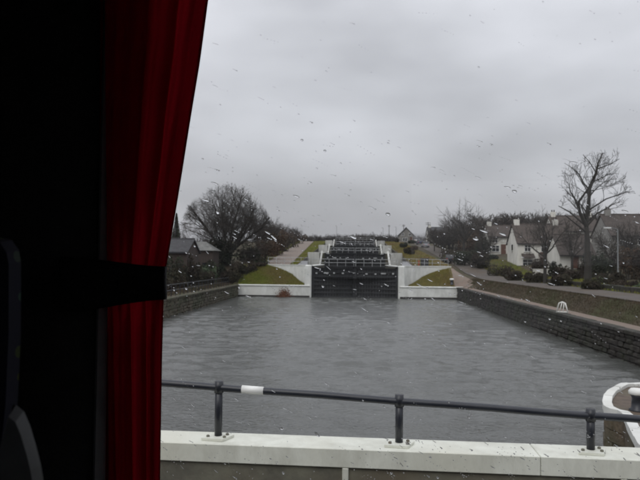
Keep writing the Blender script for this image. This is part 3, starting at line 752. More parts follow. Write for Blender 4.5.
for i, px in enumerate(np.linspace(258, 312, 15)):
    sp.append((float(px), lerp(216, 235, max(0, (px - 270) / 42)) + random.uniform(-2, 2), lerp(122, 260, (px - 258) / 54)))
wood(sp, 'row of trees left of the gravel path', lambda i, px: 'brown bare tree in the row left of the gravel path')
sp = [(px, 235 + random.uniform(-2.5, 1.5), random.uniform(214, 250)) for px in np.linspace(312, 402, 22)]
wood(sp, 'trees at the top of the flight', lambda i, px: 'small far tree on the skyline above the lock flight', PAR_SHRUB, (1.3, 2.2))
sp = [(px, 232 + random.uniform(-3, 3), random.uniform(280, 330)) for px in (404, 409, 414, 419, 424, 430, 436, 442)]
wood(sp, 'trees beyond the far white house', lambda i, px: 'far tree behind the roofs beside the climbing road', PAR_SHRUB, (1.0, 1.5))
sp = [(px, pt, Y) for px, pt, Y in ((166, 232, 140), (172, 226, 135), (185, 236, 130), (196, 238, 125), (206, 240, 128), (178, 240, 120), (140, 225, 130), (120, 220, 125), (154, 228, 138))]
wood(sp, 'trees behind the left sheds', lambda i, px: 'bare tree behind the sheds on the left bank')

# ------------------------------------------------------------------ bushes and hedges of many small leaves
def bush(name, loc, size, n, leaf, m, label, cat='bush', grp=None, seed=0, stems=True, boxy=False):
    random.seed(seed); t = thing(name, loc, label, cat, grp); mb = MB(); o = Vector(loc)
    lobes = [(Vector((random.uniform(-.62, .62), random.uniform(-.5, .5), random.uniform(.25, .75))), random.uniform(.28, .5)) for _ in range(9)]
    for _ in range(n):
        if boxy: p = Vector((random.uniform(-1, 1), random.uniform(-1, 1), random.random() ** .7)); p.z *= .9 + .1 * math.sin(p.x * 9 + seed)
        else:
            c, rr = random.choice(lobes); d = Vector((random.gauss(0, 1), random.gauss(0, 1), random.gauss(0, 1))).normalized(); p = c + d * rr * random.uniform(.55, 1.05) ** .5; p.z = max(.02, p.z)
        P = o + Vector((p.x * size[0] / 2, p.y * size[1] / 2, p.z * size[2])); s = leaf * random.uniform(.6, 1.4)
        u = Vector((random.gauss(0, 1), random.gauss(0, 1), random.gauss(0, 1))).normalized(); v = u.orthogonal().normalized()
        mb.add([P - u * s, P + v * s * .5, P + u * s, P - v * s * .5], [(0, 1, 2, 3)])
    mb.build('foliage', m, t)
    if stems:
        st = MB()
        for _ in range(14):
            a = random.uniform(0, 6.28); r_ = random.uniform(.1, .8); e = o + Vector((math.cos(a) * r_ * size[0] / 2, math.sin(a) * r_ * size[1] / 2, size[2] * random.uniform(.5, .95)))
            s0 = o + Vector((math.cos(a) * r_ * .3 * size[0] / 2, math.sin(a) * r_ * .3 * size[1] / 2, -.1)); st.tube([s0, s0.lerp(e, .5) + Vector((random.uniform(-.1, .1), 0, .1)), e], [.04, .03, .012], 4, False)
        st.build('stems', M_bark, t)
    return t
def bpx(px, Y, w_px, ptop, dep, n, leaf, m, label, seed, cat='bush', grp=None, boxy=False, zoff=0):
    q = at_y(px, 250, Y); z = T(q.x, Y) - .1; H = max(.5, at_y(px, ptop, Y).z - z); return bush('bush' if cat == 'bush' else cat.replace(' ', '_'), (q.x, Y, z), (w_px / F * Y, dep, H), n, leaf, m, label, cat, grp, seed, True, boxy)
# ivy and undergrowth at the foot of the left tree
bpx(226, 99, 36, 238, 6, 2600, .16, M_ever, 'dark ivy-covered thicket at the foot of the large round tree', 1)
bpx(249, 103, 26, 246, 5, 1900, .15, M_ever, 'dark evergreen bush right of the round tree', 2)
bpx(205, 97, 28, 255, 4, 1600, .14, M_bram, 'brown bramble bush left of the round tree', 3)
bpx(266, 112, 30, 240, 5, 2000, .15, M_beech, 'brown-leaved bush at the bottom end of the tree row', 4)
for i, (px, Y, wp, pt) in enumerate(((278, 124, 26, 232), (286, 140, 24, 231), (292, 160, 20, 232), (298, 185, 18, 233), (303, 215, 16, 235), (309, 255, 14, 237))):
    bpx(px - 3, Y, wp, pt, 5, 1500, .2, M_beech if i % 2 == 0 else M_twigr, f'brown winter hedge bush left of the gravel path, {["first","second","third","fourth","fifth","last"][i]} going uphill', 10 + i, grp='hedge left of the gravel path')
bpx(201, 88, 32, 266, 2, 1800, .10, M_hedge, 'clipped dark green hedge in front of the pale-roofed shed', 30, 'hedge', boxy=True)
# right of the flight: thickets and hedges along the road
thick = [(440, 170, 26, 236, M_beech), (454, 150, 26, 232, M_bram), (468, 138, 26, 231, M_beech), (480, 132, 22, 236, M_ever), (452, 122, 24, 250, M_bram), (466, 112, 26, 251, M_ever), (480, 108, 20, 252, M_bram), (432, 200, 20, 241, M_bram), (491, 118, 14, 255, M_ever)]
wds = ['brown thicket beside the parked cars on the climbing road', 'bramble thicket under the smaller bare tree', 'brown-leaved thicket under the fine-twigged bare tree', 'dark evergreen bush left of the far white cottage', 'low bramble clump at the bend of the road', 'dark low bush between the road and the thickets', 'bramble clump left of the white gable', 'far bramble clump uphill beside the road', 'small dark evergreen in front of the far white cottage']
for i, (px, Y, wp, pt, m_) in enumerate(thick): bpx(px, Y, wp, pt, 5, 1700, .17, m_, wds[i], 50 + i)
gard = [(500, 96, 26, 266, M_bram, 'brown garden hedge left of the white two-storey house'), (556, 86, 18, 262, M_ever, 'dark evergreen shrub between the white house and the porch'), (602, 76, 34, 257, M_ever, 'dark shrub right of the tall gnarled tree'), (630, 66, 34, 244, M_beech, 'tall reddish brown hedge behind the lamp post'), (648, 60, 30, 250, M_bram, 'bramble hedge at the right edge behind the lamp post'), (612, 62, 26, 272, M_bram, 'low brown hedge at the foot of the lamp post'), (575, 72, 26, 271, M_bram, 'low brown hedge in front of the porch'), (638, 84, 28, 232, M_ever, 'dark conifer-like bush below the grey gable at the right edge'), (605, 66, 22, 277, M_hedge, 'low green garden bush right of the tall gnarled tree')]
gard += [(540, 97, 22, 258, M_bram, 'brown shrub under the slim bare tree'), (563, 82, 20, 268, M_bram, 'low bramble bush in front of the white garden wall'), (586, 78, 22, 262, M_bram, 'dark brown shrub behind the trunk of the gnarled tree'), (618, 80, 30, 250, M_bram, 'tall bramble thicket behind the street lamp'), (596, 88, 26, 246, M_ever, 'tall dark evergreen behind the gnarled tree'), (650, 74, 34, 240, M_beech, 'tall brown hedge past the right edge'), (592, 58, 24, 280, M_bram, 'low brown weeds at the foot of the gnarled tree'), (625, 56, 26, 281, M_bram, 'low brown weeds beside the lamp post foot'), (646, 54, 26, 284, M_hedge, 'low green weeds at the right edge of the road'), (560, 66, 26, 276, M_bram, 'low brown weeds left of the gnarled tree'), (535, 76, 24, 273, M_bram, 'low brown weeds left of the slim bare tree'), (512, 84, 24, 271, M_bram, 'low brown hedge on the far road side below the white house')]
for i, (px, Y, wp, pt, m_, lb) in enumerate(gard): bpx(px, Y, wp, pt, 2.5, 1500, .13, m_, lb, 70 + i)
for i, (px, Y, wp, pt, m_, lb) in enumerate([(409, 132, 12, 248, M_bram, 'brown bush on the grass slope above the control cabinet'), (404, 165, 10, 243, M_ever, 'dark bush higher on the slope right of the lock flight'), (414, 150, 10, 246.5, M_beech, 'brown bush on the slope below the parked cars'), (398, 204, 9, 239, M_bram, 'small far bush on the slope beside the lock flight'), (412, 198, 10, 240.5, M_ever, 'dark bush below the small far pale gabled house'),
    (240, 95, 22, 262, M_bram, 'brown bramble at the left end of the grass bank'), (230, 91, 22, 272, M_bram, 'low bramble behind the end of the left quay railing'), (216, 94, 22, 266, M_ever, 'low dark shrub below the round tree'), (178, 72, 26, 272, M_bram, 'brown shrub behind the left quay railing near the curtain'), (255, 100, 24, 258, M_bram, 'bramble bush above the left grass bank'), (190, 100, 26, 246, M_ever, 'dark shrub behind the pale-roofed shed'), (237, 89.6, 24, 269, M_bram, 'low bramble on the left shoulder of the grass bank'), (194, 80, 26, 263, M_bram, 'brown bramble in front of the shed'), (174, 75, 32, 256, M_ever, 'dark overgrown shrub in front of the slate-roofed hut'), (190, 79, 22, 258, M_bram, 'brown bramble between the two sheds'), (246, 90.0, 24, 263, M_bram, 'brown bramble spilling over the left end of the grass bank'), (259, 91.8, 15, 263.5, M_bram, 'small bramble at the crest of the left grass bank'), (262, 96, 20, 262, M_ever, 'dark shrub at the bottom of the gravel path'), (210, 89, 24, 262, M_ever, 'dark shrub right of the pale-roofed shed'), (168, 66, 26, 275, M_bram, 'brown bramble at the curtain edge behind the railing'), (207, 84, 20, 273, M_bram, 'low brown bramble right of the shed'), (262, 94.6, 16, 263, M_bram, 'low brown bramble behind the left wing wall end')]):
    bpx(px, Y, wp, pt, 3, 1300, .14, m_, lb, 130 + i)
# conifer on the far left
q = at_y(176, 240, 112); cz = T(q.x, 112); t = thing('conifer', (q.x, 112, cz), 'dark pointed conifer beside the curtain edge', 'tree'); random.seed(9)
H = at_y(176, 213, 112).z - cz; MB().tube([(q.x, 112, cz - .2), (q.x, 112, cz + H * .95)], [.22, .03], 8).build('trunk', M_bark, t)
mb = MB()
for _ in range(2600):
    h = random.random(); r_ = (1 - h) * 1.5 * random.random() ** .6 + .03; a = random.uniform(0, 6.28); P = Vector((q.x + math.cos(a) * r_, 112 + math.sin(a) * r_, cz + .5 + h * (H - .5) - r_ * .25)); s = random.uniform(.1, .22)
    u = Vector((math.cos(a), math.sin(a), -.4)).normalized(); v = u.orthogonal().normalized(); mb.add([P - u * s, P + v * s * .4, P + u * s, P - v * s * .4], [(0, 1, 2, 3)])
mb.build('crown', M_ever, t)

# ------------------------------------------------------------------ houses
def house(x0, x1, y0, y1, zb, ze, zr, label, wins=(), doors=(), canopies=(), side_wins=(), chim=(), roofm=M_roof, wall=M_render, name='house', ridge='x', over=.3):
    t = thing(name, ((x0 + x1) / 2, y0, zb), label, 'house'); cy = (y0 + y1) / 2; cx = (x0 + x1) / 2
    if ridge == 'x':
        prof = [(y0, zb - .6), (y1, zb - .6), (y1, ze), (cy, zr - .12), (y0, ze)]; MB().extr(prof, 'x', x0, x1).build('wall', wall, t)
        k = (zr - ze) / (cy - y0); th = .16
        rf = []
        for s, ya in ((-1, y0 - over), (1, y1 + over)):
            za = ze - over * k + .04; poly = [(ya, za), (cy, zr + .02), (cy, zr + .02 + th), (ya, za + th)]
            rf.append(MB().extr(poly, 'x', x0 - .2, x1 + .2).build('roof', roofm, t))
        MB().tube([(x0 - .2, cy, zr + .17), (x1 + .2, cy, zr + .17)], .11, 6).build('ridge_tiles', roofm, rf[0])
        MB().box(((x0 + x1) / 2, y0 - over - .05, ze - over * k + .06), (x1 - x0 + .3, .1, .1)).build('gutter', M_bblack, rf[0])
    else:
        prof = [(x0, zb - .6), (x1, zb - .6), (x1, ze), (cx, zr - .12), (x0, ze)]; MB().extr(prof, 'y', y0, y1).build('wall', wall, t)
        k = (zr - ze) / (cx - x0); th = .16; rf = []
        for xa in (x0 - over, x1 + over):
            za = ze - over * k + .04; poly = [(xa, za), (cx, zr + .02), (cx, zr + .02 + th), (xa, za + th)]; rf.append(MB().extr(poly, 'y', y0 - .25, y1 + .2).build('roof', roofm, t))
        MB().tube([(cx, y0 - .25, zr + .17), (cx, y1 + .2, zr + .17)], .11, 6).build('ridge_tiles', roofm, rf[0])
    for (wx, wz, ww, wh) in wins:
        wo = MB().box((wx, y0 - .03, wz), (ww, .08, wh)).build('window', M_win, t)
        fr = MB(); b = .07
        fr.box((wx, y0 - .06, wz + wh / 2 + b / 2), (ww + 2 * b, .1, b)); fr.box((wx - ww / 2 - b / 2, y0 - .06, wz), (b, .1, wh)); fr.box((wx + ww / 2 + b / 2, y0 - .06, wz), (b, .1, wh)); fr.box((wx, y0 - .075, wz), (.05, .06, wh)); fr.box((wx, y0 - .0751, wz + wh * .12), (ww, .05, .05)); fr.build('frame', M_frame if wall is not M_brick else M_door, wo)
        MB().box((wx, y0 - .1, wz - wh / 2 - .05), (ww + .3, .22, .1)).build('sill', M_frame, wo)
    for (dx, dz, dw, dh) in doors:
        do = MB().box((dx, y0 - .04, dz + dh / 2), (dw, .1, dh), 0, .02).build('door', M_door, t); MB().box((dx + dw * .35, y0 - .12, dz + 1), (.06, .08, .14), 0, .01).build('handle', M_frame, do)
    for (wx, wz, ww) in canopies:
        MB().extr([(y0 - 1.0, wz), (y0 + .02, wz + .65), (y0 + .02, wz + .75), (y0 - 1.0, wz + .1)], 'x', wx - ww / 2, wx + ww / 2).build('canopy', roofm, t)
    for (wy, wz, ww, wh) in side_wins:
        wo = MB().box((x0 - .03, wy, wz), (.08, ww, wh)).build('window', M_win, t); MB().box((x0 - .1, wy, wz - wh / 2 - .05), (.22, ww + .2, .1)).build('sill', M_frame, wo)
    for (qx, qy, qh) in chim:
        zc_ = zr - .5; ch = MB().box((qx, qy, zc_ + qh / 2), (.9, .6, qh), 0, .03).build('chimney', wall, t)
        for dx in (-.2, .2): MB().lathe((qx + dx, qy, zc_ + qh), [(.12, 0), (.1, .35), (.12, .4)], 8).build('chimney_pot', M_roof, ch)
    return t
z1 = T(29, 105)
house(27, 35.2, 105, 112, z1, 8.5, 11.7, 'white two-storey house with brown roof, its gable facing the canal', wins=[(28.6, 7.6, .9, 1.0), (31.3, 7.6, .9, 1.0), (34.0, 7.6, .9, 1.0), (28.6, 5.1, 1.5, 1.2)], doors=[(31.2, z1, 1.1, 2.1)], canopies=[(28.6, 6.0, 2.0), (31.3, 6.0, 1.9)], side_wins=[(108.5, 7.8, .8, 1.0)], chim=[(27.7, 108.5, 1.4), (34.2, 108.5, 1.4)])
z3 = T(30, 132)
house(28, 36, 132, 139, z3, z3 + 3.7, z3 + 6.1, 'far white cottage half hidden behind the white two-storey house', wins=[(29.3, z3 + 2.95, .9, .9), (29.4, z3 + 1.2, 1.4, 1.2)], doors=[(31.0, z3, 1, 2.1)], chim=[(28.8, 135.5, 1.4)], side_wins=[(135.5, z3 + 3.3, .8, .9)])
z2 = T(40, 118)
house(36.8, 45, 117, 124, z2, z2 + 4.4, z2 + 7.2, 'white house with brown roof behind the porch building', wins=[(38.4, z2 + 3.5, .9, .9), (41.2, z2 + 3.5, .9, .9), (38.4, z2 + 1.4, 1.3, 1.2), (41.5, z2 + 1.4, 1.3, 1.2)], chim=[(37.6, 120.5, 1.4), (44.2, 120.5, 1.4)], doors=[(40, z2, 1, 2.1)])
zp = T(33, 96)
house(30.6, 35.6, 95, 101, zp, zp + 2.3, zp + 5.0, 'low porch building with brown gable roof and white walls', wins=[(34.4, zp + 1.3, .9, 1.0)], doors=[(32.9, zp, 1.0, 2.1)], ridge='x', over=.6)
z4 = T(42, 96)
house(38.6, 56, 96, 104, z4, z4 + 5.0, z4 + 8.3, 'long grey house with brown roof at the right edge behind the gnarled tree', wins=[(40.2, z4 + 4.1, 1.0, 1.0), (43.0, z4 + 4.1, 1.0, 1.0), (40.2, z4 + 1.6, 1.4, 1.2), (43.2, z4 + 1.6, 1.4, 1.2)], doors=[(45, z4, 1, 2.1)], wall=M_renderg, chim=[(39.6, 100, 1.5)])
zg = T(46, 92)
house(44.4, 50.4, 91, 97.5, zg, zg + 4.8, zg + 7.9, 'grey gabled house front at the right edge of the view', wins=[(47.4, zg + 4.4, 1.3, 1.2), (47.4, zg + 1.5, 1.6, 1.2)], doors=[(45.4, zg, .9, 2.0)], wall=M_renderg, ridge='y')
zf = T(16.6, 203)
house(14.3, 18.9, 203, 209, zf, zf + 2.5, zf + 4.8, 'small far pale gabled house beside the top of the road', wins=[(15.5, zf + 2.7, .7, .8), (17.7, zf + 2.7, .7, .8), (16.2, zf + 1.1, 1.4, 1.0)], doors=[(18.2, zf, .8, 1.9)], ridge='y', roofm=M_roofg, wall=M_renderg)
zf = T(27, 212)
house(24.8, 32, 212, 219, zf, zf + 2.8, zf + 5.2, 'far cream house with grey roof right of the small gabled house', wins=[(26.4, zf + 1.6, 1.2, 1.1), (28.8, zf + 1.6, 1.2, 1.1)], doors=[(30.8, zf, .9, 2)], roofm=M_roofg, chim=[(25.6, 215.5, 1.2)])
# sheds on the left bank
zs = T(-23, 92)
def hip_shed():
    c = at_y(198, 250, 92); t = thing('shed', (c.x, 92, zs), 'brown shed with a pale hipped roof on the left bank', 'shed'); x0, x1 = at_y(184, 250, 90).x, at_y(213, 250, 90).x; zt_ = at_y(198, 250.5, 90).z
    MB().box(((x0 + x1) / 2, 92, (zs + zt_) / 2 - .2), (x1 - x0, 4, zt_ - zs + .4)).build('wall', M_brick, t)
    za = at_y(198, 241.5, 92).z; cx = (x0 + x1) / 2; o = .35
    vs = [(x0 - o, 90 - o, zt_), (x1 + o, 90 - o, zt_), (x1 + o, 94 + o, zt_), (x0 - o, 94 + o, zt_), (cx - .6, 92, za), (cx + .6, 92, za)]
    MB().add(vs, [(0, 1, 5, 4), (1, 2, 5), (2, 3, 4, 5), (3, 0, 4), (3, 2, 1, 0)]).build('roof', M_roofp, t)
    MB().box((cx - .5, 89.97, zs + 1.0), (1.1, .08, 2.0), 0, .02).build('door', M_door, t); MB().box((cx + 1.0, 89.97, zs + 1.9), (.8, .06, .7)).build('window', M_win, t)
hip_shed()
zs2 = T(-26, 80); xa, xb = at_y(150, 250, 78).x, at_y(187, 250, 78).x
house(xa, xb, 78, 84, zs2, at_y(170, 252, 78).z, at_y(170, 240, 81).z, 'brown boarded hut with grey slate roof beside the curtain', wins=[(lerp(xa, xb, .6), zs2 + 1.7, .8, .8), (lerp(xa, xb, .88), zs2 + 1.7, .6, .8)], doors=[(lerp(xa, xb, .3), zs2, .9, 2)], wall=M_brick, roofm=M_roofg, name='hut')
# garden wall along the road
t = thing('garden_wall', (30, 92, T(30, 92)), 'low white garden wall in front of the white two-storey house', 'wall')
a, b = at_y(533, 272, 90), at_y(558, 274, 90); zz = T((a.x + b.x) / 2, 90); MB().box(((a.x + b.x) / 2, 90, zz + .35), (b.x - a.x, .25, 1.1), 0, .02).build('wall', M_render, t); MB().box(((a.x + b.x) / 2, 90, zz + .94), (b.x - a.x + .1, .36, .08), 0, .02).build('coping', M_render, t)
t = thing('garden_wall', (24, 70, T(24, 70)), 'long low brown stone wall on the far side of the road', 'wall')
for i in range(26):
    y = 44 + i * 2.0; z = T(22.6, y + 1); MB().box((22.6, y + 1, z + .0), (.4, 1.98, .7 + random.uniform(-.06, .06)), 0, .04, .02).build('wall_section', M_stone, t)

# ------------------------------------------------------------------ poles and lamps
def lamp(px, pbase, ptop, Y, label, r=.07, arm=-1.0, ztype='lamp', m=M_pole):
    q = at_y(px, pbase, Y); z = T(q.x, Y); h = at_y(px, ptop, Y).z - z
    t = thing('street_lamp' if ztype == 'lamp' else 'telegraph_pole', (q.x, Y, z), label, 'street lamp' if ztype == 'lamp' else 'pole')
    MB().tube([(q.x, Y, z - .3), (q.x, Y, z + 1.2), (q.x, Y, z + 1.25), (q.x, Y, z + h)], [r * 1.5, r * 1.4, r, r * .8], 8).build('pole', m, t)
    if ztype == 'lamp':
        MB().tube([(q.x, Y, z + h - .02), (q.x + arm * .3, Y, z + h + .12), (q.x + arm * .8, Y, z + h + .16)], r * .6, 6).build('arm', m, t)
        MB().box((q.x + arm * 1.0, Y, z + h + .14), (.7, .24, .14), 0, .04).build('lamp_head', M_frame, t)
    else:
        for dz in (.3, .8): MB().box((q.x, Y, z + h - dz), (1.5, .12, .12)).build('crossarm', m, t)
        for dx in (-.6, -.25, .25, .6): MB().lathe((q.x + dx, Y, z + h - .24), [(.05, 0), (.06, .08), (.03, .16)], 6).build('insulator', M_frame, t)
lamp(618, 275, 229.5, 64, 'grey street lamp right of the tall gnarled tree')
lamp(383, 243, 228, 300, 'far street lamp just right of the lock flight top', .09)
lamp(396, 243, 227, 265, 'far street lamp left of the small far pale gabled house', .09)
lamp(389, 243, 225, 330, 'dark telegraph pole on the skyline right of the lock flight', .14, ztype='pole', m=M_wood)
lamp(403.5, 243, 224.5, 300, 'dark telegraph pole behind the small far pale gabled house', .14, ztype='pole', m=M_wood)
lamp(336.5, 243, 226, 300, 'far street lamp on the skyline left of the lock flight', .08)
lamp(428, 255, 222, 190, 'slim dark pole among the hedges beside the climbing road', .09, ztype='pole', m=M_wood)

# ------------------------------------------------------------------ parked cars
def car(px, Y, rz, paint, label):
    q = at_y(px, 250, Y); z = road_z(Y) + .06; X = q.x; t = thing('parked_car', (X, Y, z), label, 'car', 'cars parked along the climbing road', rz)
    m = mat('car_paint_' + label.split()[0], paint, None, 2, .25)
    L_ = [(-2.1, .35), (-2.1, .75), (-1.95, .9), (-1.6, .95), (1.1, .95), (1.95, .8), (2.1, .62), (2.1, .35)]
    MB().extr(L_, 'x', -.84, .84).build('body', m, t, world=False)
    C_ = [(-1.75, .96), (-1.45, 1.42), (.25, 1.45), (1.05, .96)]; MB().extr(C_, 'x', -.72, .72).build('cabin', M_win, t, world=False)
    MB().extr([(-1.44, 1.425), (-1.4, 1.47), (.2, 1.5), (.26, 1.455)], 'x', -.7, .7).build('roof', m, t, world=False)
    for sx in (-1, 1):
        for sy in (-1.3, 1.3):
            wh = MB().tube([(sx * .62, sy, .32), (sx * .88, sy, .32)], .32, 14).build('wheel', M_tyre, t, world=False); MB().tube([(sx * .87, sy, .32), (sx * .89, sy, .32)], .19, 10).build('rim', M_pole, wh, world=False)
        MB().box((sx * .62, -2.1, .72), (.3, .04, .16)).build('tail_light', M_red, t, world=False); MB().box((sx * .6, 2.08, .66), (.32, .06, .14)).build('headlight', M_frame, t, world=False)
car(425, 168, 0.03, (.32, .33, .35), 'silver car parked lowest on the climbing road')
car(419.5, 186, 0.03, (.04, .05, .09), 'dark blue car parked above the silver one')
car(416, 204, 0.02, (.45, .45, .44), 'white car parked highest on the climbing road')
car(448, 118, 0.05, (.03, .03, .035), 'black car on the bend of the road')

# ------------------------------------------------------------------ the coach around the camera
YW = 1.0                                   # window plane
XL, XRW = -.345, 1.45; ZW0, ZW1 = 4.42, 5.86
def coach():
    t = thing('coach', (0, -.2, ZD), 'dark interior of the coach with its rain-spotted side window', 'coach')
    fl, rf = 3.75, 6.05
    MB().box((0, YW + .03, (ZD + .35 + ZW0) / 2), (9, .1, ZW0 - ZD - .35)).build('lower_side_panel', M_coach, t)
    MB().box((0, YW + .03, (ZW1 + rf) / 2 + .05), (9, .1, rf - ZW1 + .1)).build('upper_side_panel', M_coach, t)
    MB().box((-1.0 + .5 * (XL + .0) + .0, YW + .03, (ZW0 + ZW1) / 2), (2.0 + XL, .1, ZW1 - ZW0)).build('window_pillar', M_coach, t) if False else None
    MB().box(((-4.5 + XL) / 2, YW + .03, (ZW0 + ZW1) / 2), (4.5 + XL, .1, ZW1 - ZW0)).build('window_pillar', M_coach, t)
    MB().box(((4.5 + XRW) / 2, YW + .03, (ZW0 + ZW1) / 2), (4.5 - XRW, .1, ZW1 - ZW0)).build('rear_pillar', M_coach, t)
    MB().box((0, -.2, fl - .05), (9, 2.5, .1)).build('floor', M_coach, t)
    MB().box((0, -.2, rf + .15), (9, 2.5, .1)).build('roof_lining', M_coach, t)
    for x0, x1 in ((-4.5, .3), (1.9, 4.5)): MB().box(((x0 + x1) / 2, -1.4, (fl + rf) / 2), (x1 - x0, .1, rf - fl + .3)).build('far_side_panel', M_coach, t)
    for z0, z1 in ((fl - .15, 4.75), (5.55, rf + .15)): MB().box((1.1, -1.4, (z0 + z1) / 2), (1.6, .1, z1 - z0)).build('far_side_panel', M_coach, t)
    MB().box((1.1, -1.4, 5.15), (1.596, .006, .796)).build('far_window_pane', M_glass, t)
    for x in (-4.55, 4.55): MB().box((x, -.2, (fl + rf) / 2), (.1, 2.6, rf - fl + .4)).build('bulkhead', M_coach, t)
    pn = MB().box(((XL + XRW) / 2, YW, (ZW0 + ZW1) / 2), (XRW - XL - .004, .006, ZW1 - ZW0 - .004)).build('window_pane', M_glass, t)
    s = MB()
    for x in (XL, XRW): s.box((x + (.008 if x < 0 else -.008), YW - .012, (ZW0 + ZW1) / 2), (.016, .018, ZW1 - ZW0))
    for z in (ZW0, ZW1): s.box(((XL + XRW) / 2, YW - .0121, z + (.008 if z < 5 else -.008)), (XRW - XL - .032, .018, .016))
    s.build('window_seal', M_rubber, pn)
    a = at_y(94, 240, .93).x; b = at_y(109, 240, .93).x
    MB().box(((a + b) / 2, .955, 5.1), (b - a, .03, 1.7), 0, .006).build('pillar_trim', M_pillar, t)
    # second window further along the side, outside the frame of the photograph
coach()
def curtain():
    YC = .90
    redge = [(-60, 216), (0, 208), (60, 200), (120, 190), (180, 180.5), (240, 170.5), (262, 166.5), (283, 163.5), (305, 163), (360, 161.5), (480, 159.5), (560, 158.5)]
    def re(py):
        for (a, x0), (b, x1) in zip(redge, redge[1:]):
            if py <= b: return lerp(x0, x1, (py - a) / (b - a))
        return redge[-1][1]
    c = at_y(140, 520, YC); t = thing('curtain', (c.x, c.y, 4.75), 'red coach curtain gathered at the left of the window', 'curtain')
    def fn(u, v):
        py = lerp(-60, 560, v); x1 = re(py); x0 = lerp(104, 110, v) ; px = lerp(x0, x1, u)
        pinch = 1 - .65 * math.exp(-((py - 284) / 60.0) ** 2)
        ph = u * 6.283 * 2.7 + .7 * math.sin(v * 4) + u * u * 3; d = YC + .011 * pinch * math.sin(ph) + .004 * pinch * math.sin(ph * 2.3 + 1 + v * 2) + .03 * smooth01((u - .93) / .07) + .0022 * math.sin(px * .21 + py * .05) * math.sin(py * .033 + u * 9) + .0015 * math.sin(py * .11 + px * .4)
        q = at_y(px + 2.0 * math.sin(ph + .8) * pinch * (u * (1 - u) * 4), py, d); return (q.x, d, q.z)
    o = MB().grid(150, 50, fn).build('cloth', M_curtain, t, True)
    def fb(u, v):
        py = lerp(-60, 560, v); px = lerp(100, lerp(110, re(py), .70) + 5 * math.sin(v * 7), u); d = YC + .045 + .008 * math.sin(u * 14 + v * 2); q = at_y(px, py, d); return (q.x, d, q.z)
    MB().grid(60, 30, fb).build('folded_layer', M_curtain, t, True)
    MB().tube([Vector(fn(.993, i / 40)) + Vector((0, -.002, 0)) for i in range(41)], .0022, 6).build('hem', M_curtain, t, True)
    # tie band wrapped around the gathered cloth
    mb = MB(); n = 30
    for i in range(n):
        a = lerp(-.35, 1.0, i / (n - 1))
        u = i / (n - 1); px = lerp(60, 165.0, math.sin(u * math.pi * .55) / math.sin(math.pi * .55) if u < .909 else 1.0); d = lerp(.845, .852, u) + .085 * max(0, (u - .78) / .22) ** 2
        top = lerp(257, 266.5, smooth01((px - 60) / 110)); bot = lerp(312, 299.5, smooth01((px - 60) / 110))
        for py in (top, lerp(top, bot, .5), bot):
            q = at_y(px, py, d); mb.v.append((q.x, d - (.003 if py not in (top, bot) else 0), q.z))
    for i in range(n - 1):
        for j in range(2): a = i * 3 + j; mb.f.append((a, a + 1, a + 4, a + 3))
    b = mb.build('tie_band', M_band, t, True); so = b.modifiers.new('thickness', 'SOLIDIFY'); so.thickness = .002; so.offset = 0
curtain()
def seat():
    Y0 = .62; t = bpy.data.objects['coach']
    def solid(prof, y0, y1, inset, bulge):          # rounded slab whose outline narrows with distance
        n = len(prof); fr = [at_y(px, py, y0) for px, py in prof]; bk = [at_y(px - 3, py, y1) for px, py in prof]; cen = sum(fr, Vector()) / n
        f1 = [q.lerp(cen, inset) - Vector((0, bulge, 0)) for q in fr]
        return MB().add([*f1, *fr, *bk], [tuple(range(n))] + [(i, n + i, n + (i + 1) % n, (i + 1) % n) for i in range(n)] + [(n + i, 2 * n + i, 2 * n + (i + 1) % n, n + (i + 1) % n) for i in range(n)] + [tuple(range(3 * n - 1, 2 * n - 1, -1))])
    o = solid([(21, 262), (19, 250), (12, 240), (-30, 232), (-190, 232), (-190, 560), (12, 560), (14, 440), (18, 400), (21, 330)], Y0, Y0 + .16, .03, .02).build('seat', M_seat, t)
    tag(o, 'dark patterned seat back with coloured flecks')
    s1 = solid([(16, 405), (24, 411), (30, 425), (36, 445), (41, 465), (45, 490), (46, 530), (2, 530), (4, 470), (6, 440)], Y0 - .09, Y0 - .05, .14, .014)
    s1.v = [tuple(v) for v in s1.v]; s1.build('side_shell', M_plastic, o)
    q = at_y(-60, 560, Y0); MB().box((q.x - .1, Y0, q.z - .12), (.42, .5, .14), 0, .04).build('cushion', M_seat, o); MB().box((q.x - .1, Y0, (3.75 + q.z - .18) / 2), (.3, .3, q.z - .18 - 3.75), 0, .02).build('pedestal', M_plastic, o)
seat()

